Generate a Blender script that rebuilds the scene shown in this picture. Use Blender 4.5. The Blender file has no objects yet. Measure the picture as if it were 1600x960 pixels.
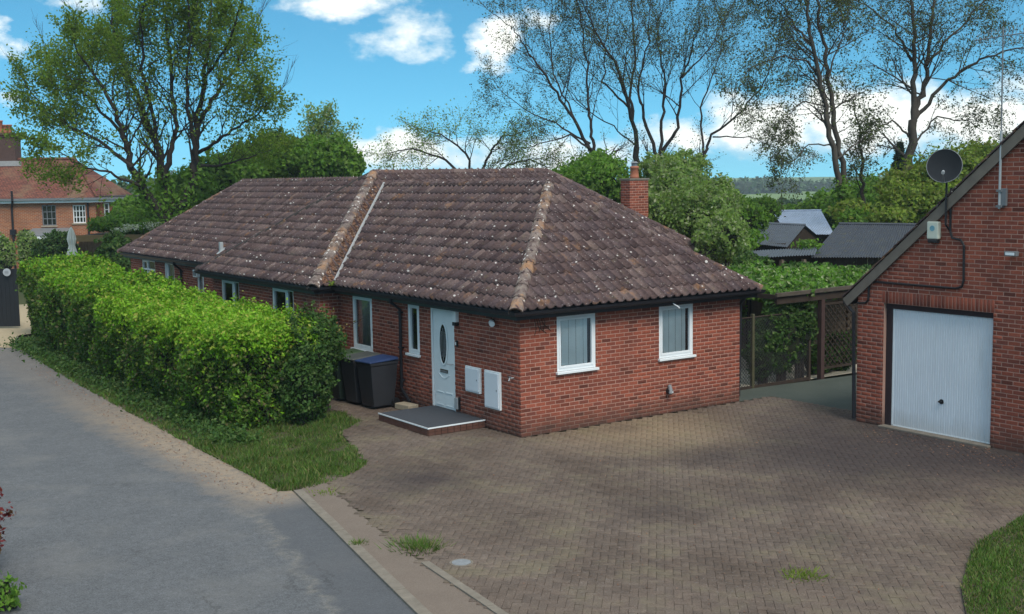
import bpy, bmesh, math, random
import numpy as np
from mathutils import Vector, Matrix
R_ = math.radians
C = bpy.context.scene.collection
sc = bpy.context.scene
rnd = random.Random(7)

# ------------------------------------------------------------------ camera
CAM = np.array([-12.5358, -17.6963, 4.7377])
RV = np.array([0.818602, -0.574164, -0.015054])
UV = np.array([0.073528, 0.078764, 0.994178])
FV = np.array([0.569635, 0.814943, -0.106694])
cd = bpy.data.cameras.new('camera')
cam = bpy.data.objects.new('camera', cd)
C.objects.link(cam)
cd.sensor_width = 36.0
cd.lens = 1879.83 / 1600 * 36
cd.clip_start = 0.2
cd.clip_end = 4000
cam.matrix_world = Matrix(((RV[0], UV[0], -FV[0], CAM[0]), (RV[1], UV[1], -FV[1], CAM[1]),
                           (RV[2], UV[2], -FV[2], CAM[2]), (0, 0, 0, 1)))
sc.camera = cam
sc.render.resolution_x = 1600
sc.render.resolution_y = 960

# ------------------------------------------------------------------ light
SUN_AZ = R_(188)      # compass-like angle of the sun, clockwise from +Y
SUN_EL = R_(50)
sc.view_settings.view_transform = 'Standard'
sc.view_settings.look = 'None'
sc.view_settings.gamma = 1
sc.view_settings.exposure = 0.84
sd = bpy.data.lights.new('sun', 'SUN')
sd.energy = 1.8
sd.angle = R_(28)
sd.color = (1.0, 0.93, 0.84)
so = bpy.data.objects.new('sun', sd)
C.objects.link(so)
sdir = Vector((math.sin(SUN_AZ) * math.cos(SUN_EL), math.cos(SUN_AZ) * math.cos(SUN_EL), math.sin(SUN_EL)))
so.rotation_euler = sdir.to_track_quat('Z', 'Y').to_euler()
so.location = (0, 0, 40)

# view axes used to lay out the far garden (right = l, away = d, metres from the camera's foot)
FH = (0.5729, 0.8196); RH = (0.8196, -0.5729)
def bg(l, d, z=0.0):
    return Vector((CAM[0] + FH[0] * d + RH[0] * l, CAM[1] + FH[1] * d + RH[1] * l, z))

def world():
    w = bpy.data.worlds.new('World'); sc.world = w; w.use_nodes = True
    nt = w.node_tree; N = nt.nodes; L = nt.links; N.clear()
    out = N.new('ShaderNodeOutputWorld'); bgd = N.new('ShaderNodeBackground')
    tc = N.new('ShaderNodeTexCoord')
    sky = N.new('ShaderNodeTexSky'); sky.sky_type = 'NISHITA'; sky.sun_disc = False
    sky.sun_elevation = SUN_EL; sky.sun_rotation = SUN_AZ
    sky.air_density = 1.0; sky.dust_density = 0.3; sky.ozone_density = 2.2
    # lift the lookup a little so the clear blue starts just above the horizon
    mp = N.new('ShaderNodeVectorMath'); mp.operation = 'MULTIPLY_ADD'
    mp.inputs[1].default_value = (1, 1, 1.6); mp.inputs[2].default_value = (0, 0, 0.13)
    L.new(tc.outputs['Generated'], mp.inputs[0])
    nm = N.new('ShaderNodeVectorMath'); nm.operation = 'NORMALIZE'; L.new(mp.outputs[0], nm.inputs[0])
    L.new(nm.outputs[0], sky.inputs['Vector'])
    tint = N.new('ShaderNodeMix'); tint.data_type = 'RGBA'; tint.blend_type = 'MULTIPLY'
    tint.inputs[0].default_value = 1.0
    tint.inputs[7].default_value = (0.275, 0.63, 0.63, 1)
    L.new(sky.outputs[0], tint.inputs[6])
    # cloud mask
    def vm(op, a, b=None, c=None):
        n = N.new('ShaderNodeVectorMath'); n.operation = op
        for i, v in enumerate((a, b, c)):
            if v is None: continue
            if isinstance(v, tuple): n.inputs[i].default_value = v
            else: L.new(v, n.inputs[i])
        return n
    def mt(op, a, b=None, c=None, cl=False):
        n = N.new('ShaderNodeMath'); n.operation = op; n.use_clamp = cl
        for i, v in enumerate((a, b, c)):
            if v is None: continue
            if isinstance(v, (int, float)): n.inputs[i].default_value = v
            else: L.new(v, n.inputs[i])
        return n.outputs[0]
    d = tc.outputs['Generated']
    wn = N.new('ShaderNodeTexNoise'); wn.inputs['Scale'].default_value = 14; wn.inputs['Detail'].default_value = 6
    wn.inputs['Roughness'].default_value = 0.62
    sc1 = vm('MULTIPLY', d, (1, 1, 1.8)); L.new(sc1.outputs[0], wn.inputs['Vector'])
    warp = vm('SUBTRACT', wn.outputs['Color'], (0.5, 0.5, 0.5))
    wp = vm('MULTIPLY_ADD', warp.outputs[0], (0.09, 0.09, 0.05), d)
    # cloud blobs: (azimuth, elevation, half width, half height, strength), angles in degrees
    blobs = [(27.2, 8.1, 2.6, 1.0, 1.0), (30.0, 6.6, 1.7, 1.1, .8), (34.2, 6.3, 1.5, 1.2, 1.1), (36.0, 7.0, 1.2, .7, .9),
             (33.0, 5.6, .9, .5, .7), (29.6, 1.3, 4.5, .9, 1.05), (37, .9, 5, 1.1, .9), (15.5, 7.8, 1.6, .6, .7), (12.2, 6.2, .9, .8, .8),
             (12.2, 3.9, .9, .4, .6), (47, 2.3, 3.6, 1.5, 1.25), (51.5, 2.5, 4.0, 1.6, 1.3), (56.5, 2.2, 4.0, 1.4, 1.2), (43, 1.6, 3.0, 1.1, .9),
             (62, 3, 6, 2, 1.0), (5, 4, 5, 1.5, .9), (-8, 7, 6, 2, 1), (74, 5, 6, 3, 1), (18, 14, 7, 2, 1), (42, 13, 6, 2, 1), (30, 20, 8, 3, 1), (56, 19, 7, 3, 1)]
    acc = None
    for az, el, hw, hh, s in blobs:
        a = R_(az); e = R_(el)
        cv = (math.sin(a) * math.cos(e), math.cos(a) * math.cos(e), math.sin(e))
        df = vm('SUBTRACT', wp.outputs[0], cv)
        # squash vertical
        sq = vm('MULTIPLY', df.outputs[0], (1 / R_(hw), 1 / R_(hw), 1 / R_(hh)))
        ln = vm('LENGTH', sq.outputs[0])
        v = mt('SUBTRACT', 1.35, ln.outputs['Value'], cl=True)
        v = mt('MULTIPLY', v, s)
        acc = v if acc is None else mt('MAXIMUM', acc, v)
    # broken cloud over the rest of the dome, added out of view for fill light
    gn = N.new('ShaderNodeTexNoise'); gn.inputs['Scale'].default_value = 3.2; gn.inputs['Detail'].default_value = 5
    sc2 = vm('MULTIPLY', d, (1, 1, 2.0)); L.new(sc2.outputs[0], gn.inputs['Vector'])
    g = mt('MULTIPLY', mt('SUBTRACT', gn.outputs[0], 0.37, cl=True), 6.0, cl=True)
    sx = N.new('ShaderNodeSeparateXYZ'); L.new(d, sx.inputs[0])
    hi = mt('MULTIPLY', mt('SUBTRACT', sx.outputs[2], 0.16, cl=True), 8, cl=True)
    g = mt('MULTIPLY', g, hi)
    n2 = N.new('ShaderNodeTexNoise'); n2.inputs['Scale'].default_value = 30; n2.inputs['Detail'].default_value = 7
    n2.inputs['Roughness'].default_value = 0.6
    L.new(sc1.outputs[0], n2.inputs['Vector'])
    nn = mt('MULTIPLY_ADD', mt('SUBTRACT', n2.outputs[0], 0.5), 1.5, acc)
    m = mt('MULTIPLY', mt('SUBTRACT', nn, 0.22, cl=True), 1.35, cl=True)
    mask = mt('MAXIMUM', mt('MULTIPLY', m, mt('MULTIPLY', acc, 3, cl=True)), g)
    ccol = N.new('ShaderNodeMix'); ccol.data_type = 'RGBA'
    ccol.inputs[6].default_value = (3.5, 4.0, 4.2, 1); ccol.inputs[7].default_value = (5.2, 5.2, 4.8, 1)
    L.new(m, ccol.inputs[0])
    mix = N.new('ShaderNodeMix'); mix.data_type = 'RGBA'
    L.new(mt('MULTIPLY', mask, 0.93), mix.inputs[0]); L.new(tint.outputs[2], mix.inputs[6]); L.new(ccol.outputs[2], mix.inputs[7])
    L.new(mix.outputs[2], bgd.inputs[0]); bgd.inputs[1].default_value = 0.15
    L.new(bgd.outputs[0], out.inputs[0])
world()

# ------------------------------------------------------------------ node helpers
class M:
    """small builder for procedural materials"""
    def __init__(s, name, rough=0.8, spec=0.3):
        s.m = bpy.data.materials.new(name); s.m.use_nodes = True
        s.nt = s.m.node_tree; s.N = s.nt.nodes; s.L = s.nt.links
        s.b = s.N['Principled BSDF']; s.b.inputs['Roughness'].default_value = rough
        s.b.inputs['Specular IOR Level'].default_value = spec
        s.tc = s.N.new('ShaderNodeTexCoord'); s.geo = s.N.new('ShaderNodeNewGeometry'); s.oi = s.N.new('ShaderNodeObjectInfo')
    def pos(s): return s.geo.outputs['Position']
    def link(s, v, inp):
        if isinstance(v, (int, float)): inp.default_value = v
        elif isinstance(v, tuple): inp.default_value = v if len(v) == 4 or inp.type == 'VECTOR' else (*v, 1)
        else: s.L.new(v, inp)
    def noise(s, scale, detail=4, rough=.55, vec=None, col=False, stretch=None):
        n = s.N.new('ShaderNodeTexNoise'); n.inputs['Scale'].default_value = scale
        n.inputs['Detail'].default_value = detail; n.inputs['Roughness'].default_value = rough
        v = vec if vec is not None else s.pos()
        if stretch: v = s.vm('MULTIPLY', v, stretch)
        s.L.new(v, n.inputs['Vector'])
        return n.outputs['Color' if col else 'Fac']
    def voro(s, scale, feature='F1', vec=None, out='Distance', rnd_=1.0):
        n = s.N.new('ShaderNodeTexVoronoi'); n.feature = feature; n.inputs['Scale'].default_value = scale
        n.inputs['Randomness'].default_value = rnd_
        s.L.new(vec if vec is not None else s.pos(), n.inputs['Vector']); return n.outputs[out]
    def vm(s, op, a, b=None):
        n = s.N.new('ShaderNodeVectorMath'); n.operation = op
        s.link(a, n.inputs[0]);
        if b is not None: s.link(b, n.inputs[1])
        return n.outputs['Value'] if op in ('LENGTH', 'DOT_PRODUCT', 'DISTANCE') else n.outputs[0]
    def mt(s, op, a, b=None, c=None, cl=False):
        n = s.N.new('ShaderNodeMath'); n.operation = op; n.use_clamp = cl
        for i, v in enumerate((a, b, c)):
            if v is not None: s.link(v, n.inputs[i])
        return n.outputs[0]
    def ramp(s, f, *stops):
        n = s.N.new('ShaderNodeValToRGB'); s.L.new(f, n.inputs[0]); e = n.color_ramp.elements
        while len(e) < len(stops): e.new(.5)
        for el, (p, c) in zip(e, stops):
            el.position = p; el.color = (*c, 1) if isinstance(c, tuple) else (c, c, c, 1)
        return n.outputs[0]
    def mix(s, f, a, b, mode='MIX'):
        n = s.N.new('ShaderNodeMix'); n.data_type = 'RGBA'; n.blend_type = mode
        s.link(f, n.inputs[0]); s.link(a, n.inputs[6]); s.link(b, n.inputs[7]); return n.outputs[2]
    def isl(s):
        """random number per brick/tile/leaf, for joined and for single pieces alike"""
        a = s.mt('ADD', s.geo.outputs['Random Per Island'], s.oi.outputs['Random'])
        return s.mt('FRACT', s.mt('MULTIPLY', a, 7.31))
    def xyz(s, v=None):
        n = s.N.new('ShaderNodeSeparateXYZ'); s.L.new(v if v is not None else s.pos(), n.inputs[0]); return n.outputs
    def col(s, v): s.link(v, s.b.inputs['Base Color']); return s
    def bump(s, h, strength=.3, dist=.01):
        n = s.N.new('ShaderNodeBump'); n.inputs['Strength'].default_value = strength; n.inputs['Distance'].default_value = dist
        s.L.new(h, n.inputs['Height']); s.L.new(n.outputs[0], s.b.inputs['Normal']); return s
    def spot(s, x, y, r0, r1, nz=None):
        """round soft stain or painted shadow on the ground, 1 in the middle"""
        v = s.vm('SUBTRACT', s.pos(), (x, y, 0)); v = s.vm('MULTIPLY', v, (1, 1, 0)); d = s.vm('LENGTH', v)
        if nz is not None: d = s.mt('ADD', d, nz)
        return s.mt('SUBTRACT', 1, s.mt('DIVIDE', s.mt('SUBTRACT', d, r0), r1 - r0, cl=True))

def brick_mat(name, c0, c1, c2, grime=True):
    m = M(name, .88, .15); i = m.isl()
    c = m.ramp(i, (0, c0), (.3, c1), (.6, c2), (.8, c0), (.93, tuple(v * .62 for v in c2)), (1, tuple(v * 1.2 for v in c1)))
    c = m.mix(.55, c, m.ramp(m.noise(38, 4), (.3, .62), (.7, 1.25)), 'MULTIPLY')
    c = m.mix(m.mt('MULTIPLY', m.noise(.9, 4), .3), c, m.mix(.5, c, (.26, .13, .075)))
    if grime:
        z = m.xyz()[2]
        dk = m.mt('MULTIPLY', m.mt('SUBTRACT', m.noise(1.3, 5, .65, stretch=(1, 1, .35)), .5, cl=True), 2.2, cl=True)
        c = m.mix(dk, c, m.mix(.6, c, (.05, .03, .028)))
        g = m.mt('MULTIPLY', m.mt('SUBTRACT', m.mt('ADD', .30, m.mt('MULTIPLY', m.noise(3, 4), .35)), z, cl=True), 1.6, cl=True)
        c = m.mix(g, c, (.065, .045, .036))
    m.col(c); m.bump(m.noise(120, 3), .35, .004)
    return m.m
def mortar_mat(name, a, b):
    m = M(name, .95, .1); c = m.mix(m.noise(6, 5), a, b)
    z = m.xyz()[2]
    g = m.mt('MULTIPLY', m.mt('SUBTRACT', m.mt('ADD', .25, m.mt('MULTIPLY', m.noise(3, 4), .3)), z, cl=True), 2, cl=True)
    m.col(m.mix(g, c, (.07, .055, .045))); m.bump(m.noise(150, 3), .4, .004); return m.m
def simple(name, c, rough=.6, var=.25, scale=8, spec=.3, bump=0.0, metal=0.0):
    m = M(name, rough, spec)
    m.col(m.mix(m.mt('MULTIPLY', m.noise(scale, 4), 1.0), tuple(v * (1 - var) for v in c), tuple(v * (1 + var) for v in c)))
    if bump: m.bump(m.noise(scale * 8, 3), bump, .005)
    m.b.inputs['Metallic'].default_value = metal
    return m.m
def leaf_mat(name, cols, transl=.35, rough=.6):
    m = M(name, rough, .12); i = m.isl()
    st = [(k / (len(cols) - 1), tuple(v * 1.3 for v in c)) for k, c in enumerate(cols)]
    c = m.ramp(i, *st)
    c = m.mix(.5, c, m.ramp(m.noise(1.1, 2), (.3, .6), (.7, 1.35)), 'MULTIPLY')
    m.col(c)
    t = m.N.new('ShaderNodeBsdfTranslucent'); m.L.new(m.mix(1.0, c, (1.15, 1.25, .5), 'MULTIPLY'), t.inputs[0])
    ms = m.N.new('ShaderNodeMixShader'); ms.inputs[0].default_value = transl
    m.L.new(m.b.outputs[0], ms.inputs[1]); m.L.new(t.outputs[0], ms.inputs[2])
    m.L.new(ms.outputs[0], m.N['Material Output'].inputs[0])
    return m.m

# ------------------------------------------------------------------ materials
MB = brick_mat('red brick', (.25, .062, .038), (.31, .082, .050), (.17, .048, .036))
MMO = mortar_mat('pinkish mortar', (.50, .29, .225), (.36, .22, .17))
def tile_mat(name='concrete roof tile', warm=0.0, spots=.52, pale=0.0):
    m = M(name, .9, .12); i = m.isl()
    c = m.ramp(i, (0, (.062, .041, .042)), (.4, (.108, .071, .066)), (.75, (.088, .062, .065)), (1, (.155, .108, .098)))
    c = m.mix(.8, c, m.ramp(m.noise(22, 5, .7), (.28, .5), (.72, 1.5)), 'MULTIPLY')
    c = m.mix(m.mt('MULTIPLY', m.mt('SUBTRACT', m.noise(5, 6, .7), .56, cl=True), 3, cl=True), c, (.14, .115, .07))
    if pale: c = m.mix(m.mt('MULTIPLY', m.mt('MULTIPLY', m.mt('SUBTRACT', m.noise(7, 6, .7), .36, cl=True), 3.5, cl=True), pale), c, (.27, .225, .19))
    # pale round lichen
    v = m.voro(9.5); pick = m.voro(9.5, out='Color')
    r = m.mt('MULTIPLY', m.mt('SUBTRACT', m.xyz(pick)[0], spots, cl=True), .55)
    s_ = m.mt('MULTIPLY', m.mt('SUBTRACT', r, m.mt('ADD', v, m.mt('MULTIPLY', m.mt('SUBTRACT', m.noise(60, 2), .5), .1))), 14, cl=True)
    c = m.mix(m.mt('MULTIPLY', s_, .9), c, (.62, .58, .54))
    v2 = m.voro(24); p2 = m.voro(24, out='Color')
    s2 = m.mt('MULTIPLY', m.mt('SUBTRACT', m.mt('MULTIPLY', m.mt('SUBTRACT', m.xyz(p2)[1], .58, cl=True), .95), v2), 12, cl=True)
    c = m.mix(m.mt('MULTIPLY', s2, .5), c, (.40, .35, .33))
    # rusty orange lichen in patches
    o = m.mt('MULTIPLY', m.mt('SUBTRACT', m.noise(2.3, 5, .65), .60 - warm, cl=True), 7, cl=True)
    c = m.mix(m.mt('MULTIPLY', o, m.mt('MULTIPLY', m.noise(26, 3), .9)), c, (.42, .20, .07))
    m.col(c); m.bump(m.noise(90, 4), .5, .006)
    return m.m
MT = tile_mat(); MRT = tile_mat('lichen covered ridge tile', .055, .40); MRP = tile_mat('pale lichen hip tile', .09, .22, .75)
MDK = simple('dark hip tile', (.035, .03, .028), .95, .4, 9)  # plain dark colour for the far hip of the middle wing
MWH = simple('white upvc', (.74, .77, .78), .35, .06, 3, .5)
MWD = simple('white painted door', (.70, .75, .76), .4, .08, 4, .5)
def gd_mat():
    m = M('white steel garage door', .45, .4); c = m.mix(m.noise(2.2, 4, .6), (.60, .63, .67), (.72, .76, .80)); z = m.xyz()[2]
    g = m.mt('MULTIPLY', m.mt('SUBTRACT', m.mt('ADD', .10, m.mt('MULTIPLY', m.noise(7, 5, .7, stretch=(1, 1, .3)), .55)), z, cl=True), 1.6, cl=True)
    c = m.mix(m.mt('MULTIPLY', g, .7), c, (.30, .27, .22)); c = m.mix(m.mt('MULTIPLY', m.mt('SUBTRACT', m.noise(5, 6, .7, stretch=(1, 1, .12)), .56, cl=True), 1.6, cl=True), c, (.42, .42, .40)); m.col(c); return m.m
MGD = gd_mat()
MBL = simple('black plastic', (.012, .012, .014), .45, .3, 5, .4)
MGU = simple('black gutter', (.014, .014, .018), .5, .35, 3, .35)
MLEAD = simple('grey mortar fillet', (.30, .30, .30), .9, .3, 12)
MGREY = simple('grey metal', (.16, .17, .18), .5, .3, 6, .5)
MGALV = simple('galvanised steel', (.42, .44, .45), .45, .2, 6, .5, metal=.3)
MCONC = simple('weathered concrete', (.19, .165, .135), .92, .4, 7, .1, bump=.5)
MSTONE = simple('pale stone', (.36, .30, .22), .95, .3, 9, .1, bump=.6)
MWOOD = simple('weathered wood', (.15, .115, .085), .9, .35, 7, .1, bump=.5)
MDWOOD = simple('dark wood', (.045, .033, .026), .9, .4, 7, .1, bump=.5)
MGWOOD = simple('grey verge board', (.17, .145, .12), .9, .35, 4, .1, bump=.4)
MINT = simple('dark room inside', (.03, .03, .03), .9)
MBLIND = simple('pale vertical blind', (.84, .90, .89), .85, .15, 3)
MCURT = simple('grey net curtain', (.30, .33, .32), .9, .3, 9)
MTERRA = simple('terracotta pot', (.36, .13, .075), .85, .25, 14)
MPAR = simple('off white canvas', (.70, .68, .62), .9, .1, 6)
def glass_mat(name, tint, refl=.10, clear=.8):
    m = M(name, .03, .5); m.b.inputs['Base Color'].default_value = (*tint, 1)
    gl = m.N.new('ShaderNodeBsdfGlossy'); gl.inputs['Roughness'].default_value = .02; gl.inputs[0].default_value = (.9, .95, 1, 1)
    tr = m.N.new('ShaderNodeBsdfTransparent'); tr.inputs[0].default_value = (*[min(1, clear + .1 * t) for t in tint], 1)
    fr = m.N.new('ShaderNodeFresnel'); fr.inputs[0].default_value = 1.5
    ms = m.N.new('ShaderNodeMixShader'); m.L.new(m.mt('ADD', fr.outputs[0], refl), ms.inputs[0])
    m.L.new(tr.outputs[0], ms.inputs[1]); m.L.new(gl.outputs[0], ms.inputs[2])
    m.L.new(ms.outputs[0], m.N['Material Output'].inputs[0]); return m.m
MGL = glass_mat('window glass', (.5, .6, .6), .08, .86)
MDG = simple('dark glass', (.01, .013, .012), .06, .2, 4, .6)
MTRUNK = simple('grey brown bark', (.040, .033, .029), .95, .4, 6, .1, bump=.8)
MTRUNK2 = simple('ash bark', (.068, .058, .048), .95, .4, 5, .1, bump=.8)
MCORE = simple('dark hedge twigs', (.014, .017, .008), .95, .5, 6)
ML_BIG = leaf_mat('maple leaves', [(.095, .155, .024), (.13, .20, .03), (.07, .12, .02), (.17, .22, .04)], .55)
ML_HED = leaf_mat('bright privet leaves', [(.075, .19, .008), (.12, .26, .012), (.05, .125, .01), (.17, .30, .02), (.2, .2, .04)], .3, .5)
ML_SIDE = leaf_mat('privet leaves with painted side shade', [(.030, .075, .010), (.055, .12, .014), (.022, .05, .010), (.09, .15, .022), (.05, .10, .014), (.15, .12, .06)], .22, .5)  # shade on the hedge sides is painted into this leaf colour
ML_TOP = leaf_mat('yellow green young shoots with painted top light', [(.13, .27, .016), (.17, .33, .022), (.10, .21, .014), (.22, .34, .035), (.27, .27, .06)], .35, .5)  # new growth, brightened further to paint light on the hedge top
ML_HED2 = leaf_mat('mixed hedge leaves', [(.05, .115, .014), (.085, .165, .018), (.035, .075, .012), (.15, .16, .04)], .3, .55)
ML_SHR = leaf_mat('dark shrub leaves', [(.03, .07, .016), (.05, .10, .02), (.02, .05, .012), (.09, .13, .04)], .25)
ML_BUSH = leaf_mat('fresh green bush leaves', [(.075, .16, .024), (.12, .22, .03), (.05, .105, .02), (.14, .21, .05)], .45)
ML_GREY = leaf_mat('greyish hawthorn leaves', [(.12, .19, .05), (.18, .26, .07), (.09, .14, .04), (.28, .30, .18)], .45)
ML_ASH = leaf_mat('young ash leaves', [(.045, .06, .025), (.07, .10, .025), (.04, .035, .028), (.10, .13, .035)], .3)
ML_YEL = leaf_mat('yellowish willow leaves', [(.12, .175, .028), (.17, .23, .035), (.085, .13, .028), (.18, .18, .05)], .45)
ML_CON = leaf_mat('dark conifer needles', [(.014, .03, .014), (.022, .042, .018), (.01, .02, .01)], .1)
ML_CRE = leaf_mat('creeper leaves', [(.07, .16, .02), (.11, .22, .03), (.04, .10, .02), (.26, .30, .16)], .35)
ML_FAR = leaf_mat('distant wood leaves', [(.05, .085, .04), (.07, .11, .05), (.035, .06, .03)], .2)
ML_RED = leaf_mat('dark red leaves', [(.10, .015, .02), (.16, .03, .03), (.05, .01, .015), (.2, .12, .03)], .3)
ML_LIT = leaf_mat('dead brown leaves', [(.14, .07, .045), (.2, .10, .06), (.09, .05, .035), (.26, .17, .12)], .1)
ML_GRS = leaf_mat('grass blades', [(.055, .105, .020), (.08, .145, .026), (.038, .072, .018), (.17, .155, .065)], .3)
ML_FLW = leaf_mat('white cow parsley', [(.55, .55, .5), (.3, .36, .2), (.45, .42, .45)], .2)

# ------------------------------------------------------------------ object helpers
def tag(o, label=None, cat=None, group=None, kind=None):
    if label: o['label'] = label
    if cat: o['category'] = cat
    if group: o['group'] = group
    if kind: o['kind'] = kind
    return o
def thing(name, label, cat, loc=(0, 0, 0), rz=0, group=None):
    o = bpy.data.objects.new(name, None); C.objects.link(o); o.empty_display_size = .2
    o.location = loc; o.rotation_euler = (0, 0, rz); return tag(o, label, cat, group)
def link(name, me, mat=None, parent=None, loc=None):
    o = bpy.data.objects.new(name, me); C.objects.link(o)
    if mat is not None and not me.materials: me.materials.append(mat)
    if parent is not None: o.parent = parent
    if loc is not None: o.location = loc
    return o
def mesh_np(name, V, Fq, smooth=False, starts=None):
    """V (n,3) float, Fq (m,k) int"""
    V = np.asarray(V, np.float32); Fq = np.asarray(Fq, np.int32)
    me = bpy.data.meshes.new(name); me.vertices.add(len(V)); me.vertices.foreach_set('co', V.ravel())
    m_, k = Fq.shape
    me.loops.add(m_ * k); me.loops.foreach_set('vertex_index', Fq.ravel())
    me.polygons.add(m_); me.polygons.foreach_set('loop_start', np.arange(0, m_ * k, k, dtype=np.int32))
    me.polygons.foreach_set('loop_total', np.full(m_, k, np.int32))
    if smooth: me.polygons.foreach_set('use_smooth', np.ones(m_, bool))
    me.update(calc_edges=True); return me
class Q:
    """collects quads/boxes/tubes into one mesh"""
    def __init__(s): s.v = []; s.f = []
    def quad(s, *p):
        n = len(s.v); s.v += [tuple(q) for q in p]; s.f.append(tuple(range(n, n + len(p)))); return s
    def box(s, a, b):
        x0, y0, z0 = a; x1, y1, z1 = b; n = len(s.v)
        s.v += [(x0, y0, z0), (x1, y0, z0), (x1, y1, z0), (x0, y1, z0), (x0, y0, z1), (x1, y0, z1), (x1, y1, z1), (x0, y1, z1)]
        s.f += [tuple(n + i for i in f) for f in ((0, 3, 2, 1), (4, 5, 6, 7), (0, 1, 5, 4), (1, 2, 6, 5), (2, 3, 7, 6), (3, 0, 4, 7))]; return s
    def obox(s, o, u, v, w):
        """box spanned from corner o by vectors u, v, w"""
        o, u, v, w = map(Vector, (o, u, v, w)); n = len(s.v)
        for k in (0, 1):
            for q in (o, o + u, o + u + v, o + v): s.v.append(tuple(q + w * k))
        s.f += [tuple(n + i for i in f) for f in ((0, 3, 2, 1), (4, 5, 6, 7), (0, 1, 5, 4), (1, 2, 6, 5), (2, 3, 7, 6), (3, 0, 4, 7))]; return s
    def tube(s, pts, rad, n=8, cap=True):
        pts = [Vector(p) for p in pts]; rad = rad if isinstance(rad, (list, tuple)) else [rad] * len(pts)
        prev = None; base = len(s.v); ref = Vector((0, 0, 1))
        for i, p in enumerate(pts):
            t = (pts[min(i + 1, len(pts) - 1)] - pts[max(i - 1, 0)]).normalized()
            if prev is None:
                ref = Vector((0, 0, 1)) if abs(t.z) < .9 else Vector((1, 0, 0)); prev = t.cross(ref).normalized()
            a = (prev - t * prev.dot(t)).normalized(); prev = a; b = t.cross(a)
            for k in range(n):
                th = 2 * math.pi * k / n; s.v.append(tuple(p + (a * math.cos(th) + b * math.sin(th)) * rad[i]))
        for i in range(len(pts) - 1):
            for k in range(n):
                k2 = (k + 1) % n; q = base + i * n
                s.f.append((q + k, q + k2, q + n + k2, q + n + k))
        if cap:
            s.f.append(tuple(base + k for k in reversed(range(n)))); s.f.append(tuple(base + (len(pts) - 1) * n + k for k in range(n)))
        return s
    def lathe(s, c, prof, n=16):
        base = len(s.v)
        for r, z in prof:
            for k in range(n):
                th = 2 * math.pi * k / n; s.v.append((c[0] + r * math.cos(th), c[1] + r * math.sin(th), c[2] + z))
        for i in range(len(prof) - 1):
            for k in range(n):
                k2 = (k + 1) % n; q = base + i * n
                s.f.append((q + k, q + k2, q + n + k2, q + n + k))
        s.f.append(tuple(base + k for k in reversed(range(n)))); s.f.append(tuple(base + (len(prof) - 1) * n + k for k in range(n)))
        return s
    def mesh(s, name='part', bevel=0.0, smooth=False):
        me = bpy.data.meshes.new(name); me.from_pydata(s.v, [], s.f)
        if bevel:
            bm = bmesh.new(); bm.from_mesh(me)
            ed = [e for e in bm.edges if len(e.link_faces) == 2 and e.calc_face_angle(0) > .6]
            bmesh.ops.bevel(bm, geom=ed, offset=bevel, segments=2, affect='EDGES', profile=.6)
            bm.to_mesh(me); bm.free()
        if smooth:
            for p in me.polygons: p.use_smooth = True
        me.update(); return me
    def obj(s, name, mat, parent=None, bevel=0.0, smooth=False):
        return link(name, s.mesh(name, bevel, smooth), mat, parent)

def ang_area(co, nrm, area):
    d = np.asarray(co, float) - CAM; r = math.sqrt(d @ d); return area * abs(d @ nrm) / r ** 3
def visible(co):
    d = np.asarray(co, float) - CAM; z = d @ FV
    return z > 0 and abs(d @ RV) / z < .4256 and abs(d @ UV) / z < .2555

# ------------------------------------------------------------------ brickwork
BP, CP, BL, BH, PR = .225, .075, .212, .062, .004
def brick_mesh(L=BL, H=BH, ud=(1, 0, 0), nd=(0, -1, 0), name='brick'):
    u = Vector(ud); n = Vector(nd); z = Vector((0, 0, 1))
    c = .003
    o = []
    for dep, ins in ((-.004, 0), (PR - .003, 0), (PR, c)):
        for a, b in ((-1, -1), (1, -1), (1, 1), (-1, 1)):
            o.append(tuple(u * (a * (L / 2 - ins)) + z * (b * (H / 2 - ins)) + n * dep))
    f = [(8, 9, 10, 11)]
    for lay in (0, 4):
        for k in range(4): f.append((lay + k, lay + (k + 1) % 4, lay + 4 + (k + 1) % 4, lay + 4 + k))
    me = bpy.data.meshes.new(name); me.from_pydata(o, [], f); me.materials.append(MB); me.update(); return me
def wall_quads(org, ud, nd, L, z0, z1, openings, reveal=.09, zcap=None, mat=None, name='wall', parent=None):
    """mortar face of a wall with openings and their reveals"""
    org = Vector(org); u = Vector(ud); n = Vector(nd); q = Q()
    us = sorted({0, L, *[o[0] for o in openings], *[o[1] for o in openings]})
    zs = sorted({z0, z1, *[o[2] for o in openings], *[o[3] for o in openings]})
    P = lambda a, z, d=0: org + u * a + Vector((0, 0, z)) - n * d
    for a0, a1 in zip(us, us[1:]):
        for b0, b1 in zip(zs, zs[1:]):
            if any(o[0] <= a0 + 1e-6 and a1 <= o[1] + 1e-6 and o[2] <= b0 + 1e-6 and b1 <= o[3] + 1e-6 for o in openings): continue
            q.quad(P(a0, b0), P(a1, b0), P(a1, b1), P(a0, b1))
    for o in openings:
        a0, a1, b0, b1 = o[:4]; r = reveal
        q.quad(P(a0, b0), P(a0, b1), P(a0, b1, r), P(a0, b0, r)); q.quad(P(a1, b0, r), P(a1, b1, r), P(a1, b1), P(a1, b0))
        q.quad(P(a0, b1), P(a1, b1), P(a1, b1, r), P(a0, b1, r)); q.quad(P(a0, b0, r), P(a1, b0, r), P(a1, b0), P(a0, b0))
    if zcap:  # gable triangle
        (ga, gz), (gb, gz2), (gc, gz3) = zcap
        q.quad(P(ga, gz), P(gc, gz3), P(gb, gz2))
    return q.obj(name, MMO, parent), P
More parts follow.
